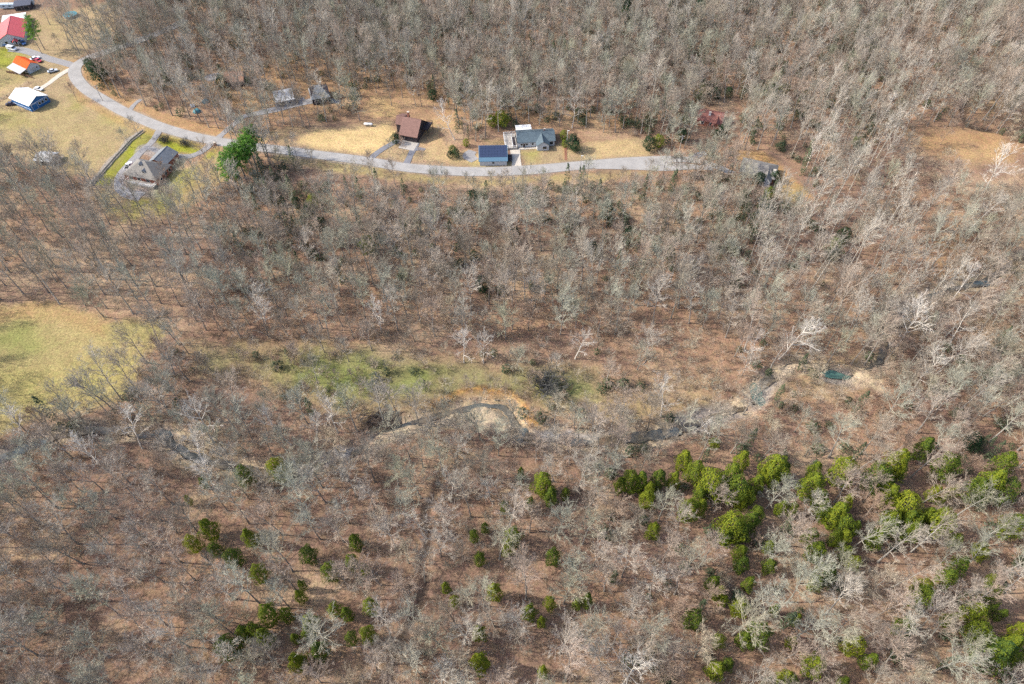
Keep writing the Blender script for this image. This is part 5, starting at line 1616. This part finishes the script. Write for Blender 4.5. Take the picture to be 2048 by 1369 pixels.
# board fence down the field edge, each panel and post its own part
def fence(px, label, step, hgt, mp, solid=True):
    pts = [P(u, v) for u, v in px]
    t = thing('board_fence' if solid else 'wire_fence', label, 'fence', (pts[0].x, pts[0].y, 0))
    for a, b in zip(pts[:-1], pts[1:]):
        d = b - a
        n = max(1, round(d.length / step))
        ang = math.atan2(d.y, d.x)
        for i in range(n + 1):
            q = a + d * (i / n) - pts[0]
            if i < n or b is pts[-1]:
                MB().box((q.x, q.y, hgt / 2 - .1), (.14, .14, hgt + .25), ang).build('fence_post', mp, t)
            if i < n:
                c = a + d * ((i + .5) / n) - pts[0]
                if solid:
                    MB().box((c.x, c.y, hgt / 2), (d.length / n - .18, .05, hgt - .12), ang).build('fence_panel', mp, t)
                else:
                    for z in (.45, .85, 1.2):
                        MB().box((c.x, c.y, z), (d.length / n - .1, .03, .03), ang).build('fence_wire', M_STEEL, t)
fence([(184, 371), (230, 318), (262, 283), (287, 263)], 'weathered grey board fence along the lime green strip', 2.4, 1.0, M_GREYWOOD)
fence([(0, 203), (58, 167)], 'thin wire fence across the field behind the barn', 4.0, 1.3, M_BROWNWOOD, False)
fence([(14, 146), (40, 150), (66, 157)], 'brown rail fence below the orange roofed shed', 2.2, 1.2, M_BROWNWOOD)

p = P(431, 291)
t = thing('brick_mailbox', 'brick mailbox pillar beside the loop drive mouth', 'mailbox', (p.x, p.y, 0))
MB().box((0, 0, .7), (1.0, 1.0, 1.5)).build('pillar', M_BRICK, t)
MB().box((0, 0, 1.5), (1.15, 1.15, .14)).build('pillar_cap', M_CONC, t)
MB().box((0, -.45, 1.05), (.3, .35, .3)).build('letter_box', M_STEEL, t)

t = bpy.data.objects.new('path', None)
SC.collection.objects.link(t)
tag(t, 'stepping path of red bricks across the ranch house lawn', None, None, 'structure')
pa, pb = P(1131, 296), P(1132, 320)
t.location = (pa.x, pa.y, 0)
bmsh = None
for i in range(12):
    q = (pb - pa) * (i / 11)
    if bmsh is None:
        o = MB().box((0, 0, .03), (1.15, .42, .12)).build('brick', M_BRICK, t)
        bmsh = o.data
    else:
        o = bpy.data.objects.new('brick', bmsh)
        SC.collection.objects.link(o)
        o.parent = t
    o.location = (q.x, q.y, 0)

# low bushes by hand
M_DARKBUSH = mat('dark_bush_twigs', (0.075, 0.075, 0.07), 0.9)
BR_M.append(brush(890, 2.6, 1.9, 46, 9).mesh('dark_bush', M_DARKBUSH, False))
BUSH = [(26, 219, .8, 'brown weeds below the white roofed barn, left clump'), (40, 224, .9, 'brown weeds below the white roofed barn, middle clump'), (52, 222, .7, 'brown weeds below the white roofed barn, right clump'), (1092, 778, 3.4, 'big dark round shrub at the right end of the green flats'), (665, 718, 2.0, 'pale rounded bush on the green flats'), (330, 284, 1.5, 'dark twiggy bush on the lime island, left one'), (371, 291, 1.5, 'dark twiggy bush on the lime island, right one'), (110, 328, 2.6, 'big rounded grey bush beside the pale shed'), (66, 88, 1.4, 'grey bush beside the leaning green pine'),
        (345, 320, 1.6, 'bush against the hip roofed house wall'), (1120, 320, .6, 'tiny bush on the ranch house lawn')]
for j, (u, v, s, lab) in enumerate(BUSH):
    p = P(u, v)
    o = bpy.data.objects.new('shrub', BR_M[-1] if 'dark' in lab else BR_M[j % 4])
    SC.collection.objects.link(o)
    o.location, o.scale, o.rotation_euler = (p.x, p.y, -.05), (s, s, s * .8), (0, 0, j)
    tag(o, lab, 'bush', 'leafless yard bushes')

# fallen trunks
LOGS = [((868, 1042), (911, 1077), .20, 'long straight pale log lying right of the gully'), ((437, 992), (492, 999), .16, 'pale fallen log below the left gravel bar'), ((556, 1222), (610, 1232), .13, 'thin fallen log above the ring of cedars'),
        ((1740, 640), (1800, 688), .30, 'thick dead trunk fallen across the right creek'), ((1285, 730), (1300, 712), .16, 'broken dead stem on the tan right flats'), ((520, 988), (560, 975), .16, 'fallen log beside the creek bend cedars'),
        ((1500, 700), (1640, 716), .22, 'long grey trunk fallen beside the huge sycamore'), ((530, 668), (500, 660), .15, 'pale log lying beside the broken white stem')]
for a, b, rad, lab in LOGS:
    pa, pb = P(*a), P(*b)
    t = thing('fallen_log', lab, 'log', (pa.x, pa.y, gz(pa.x, pa.y)))
    d = pb - pa
    zb = gz(pb.x, pb.y) - gz(pa.x, pa.y)
    MB().tube([Vector((0, 0, rad * .8)), d * .35 + Vector((.2, .1, rad * .9 + zb * .35)), d * .7 + Vector((-.1, .2, rad * .8 + zb * .7)), d + Vector((0, 0, rad * .5 + zb))], [rad, rad * .85, rad * .6, rad * .3], 7).build('log', M_DEADWOOD, t)
    br = MB()
    r = random.Random(int(a[0]))
    for i in range(3):
        q = d * (.45 + .15 * i) + Vector((0, 0, rad + zb * .5))
        MB().tube([q, q + Vector((r.uniform(-1, 1), r.uniform(-1, 1), r.uniform(.3, .9)))], [rad * .35, .03], 5).build('stub', M_DEADWOOD, t)

# driftwood jams
def jam(u, v, n, spread, label, seed):
    p = P(u, v)
    r = random.Random(seed)
    mb = MB()
    for i in range(n):
        a = r.gauss(0.6, .5)
        ln = r.uniform(2, 7)
        c = Vector((r.gauss(0, spread), r.gauss(0, spread * .55), r.uniform(0, 1.3)))
        d = Vector((math.cos(a), math.sin(a), r.gauss(0, .18))) * ln / 2
        rad = r.uniform(.05, .16)
        mb.tube([c - d, c + d], [rad, rad * .5], 5)
    o = mb.build('driftwood', M_DRIFT)
    o.location = (p.x, p.y, gz(p.x, p.y) + .2)
    tag(o, label, None, None, 'stuff')
M_DRIFT = mat('dark_driftwood', (0.10, 0.075, 0.06), 0.9, 0.4, 1.0)
jam(762, 838, 130, 2.8, 'dark tangled driftwood jam against the creek bank', 1)
jam(1785, 648, 120, 3.0, 'dark driftwood jam in the right creek bend', 2)
jam(1940, 460, 50, 2.4, 'driftwood beside the upper right pool', 3)
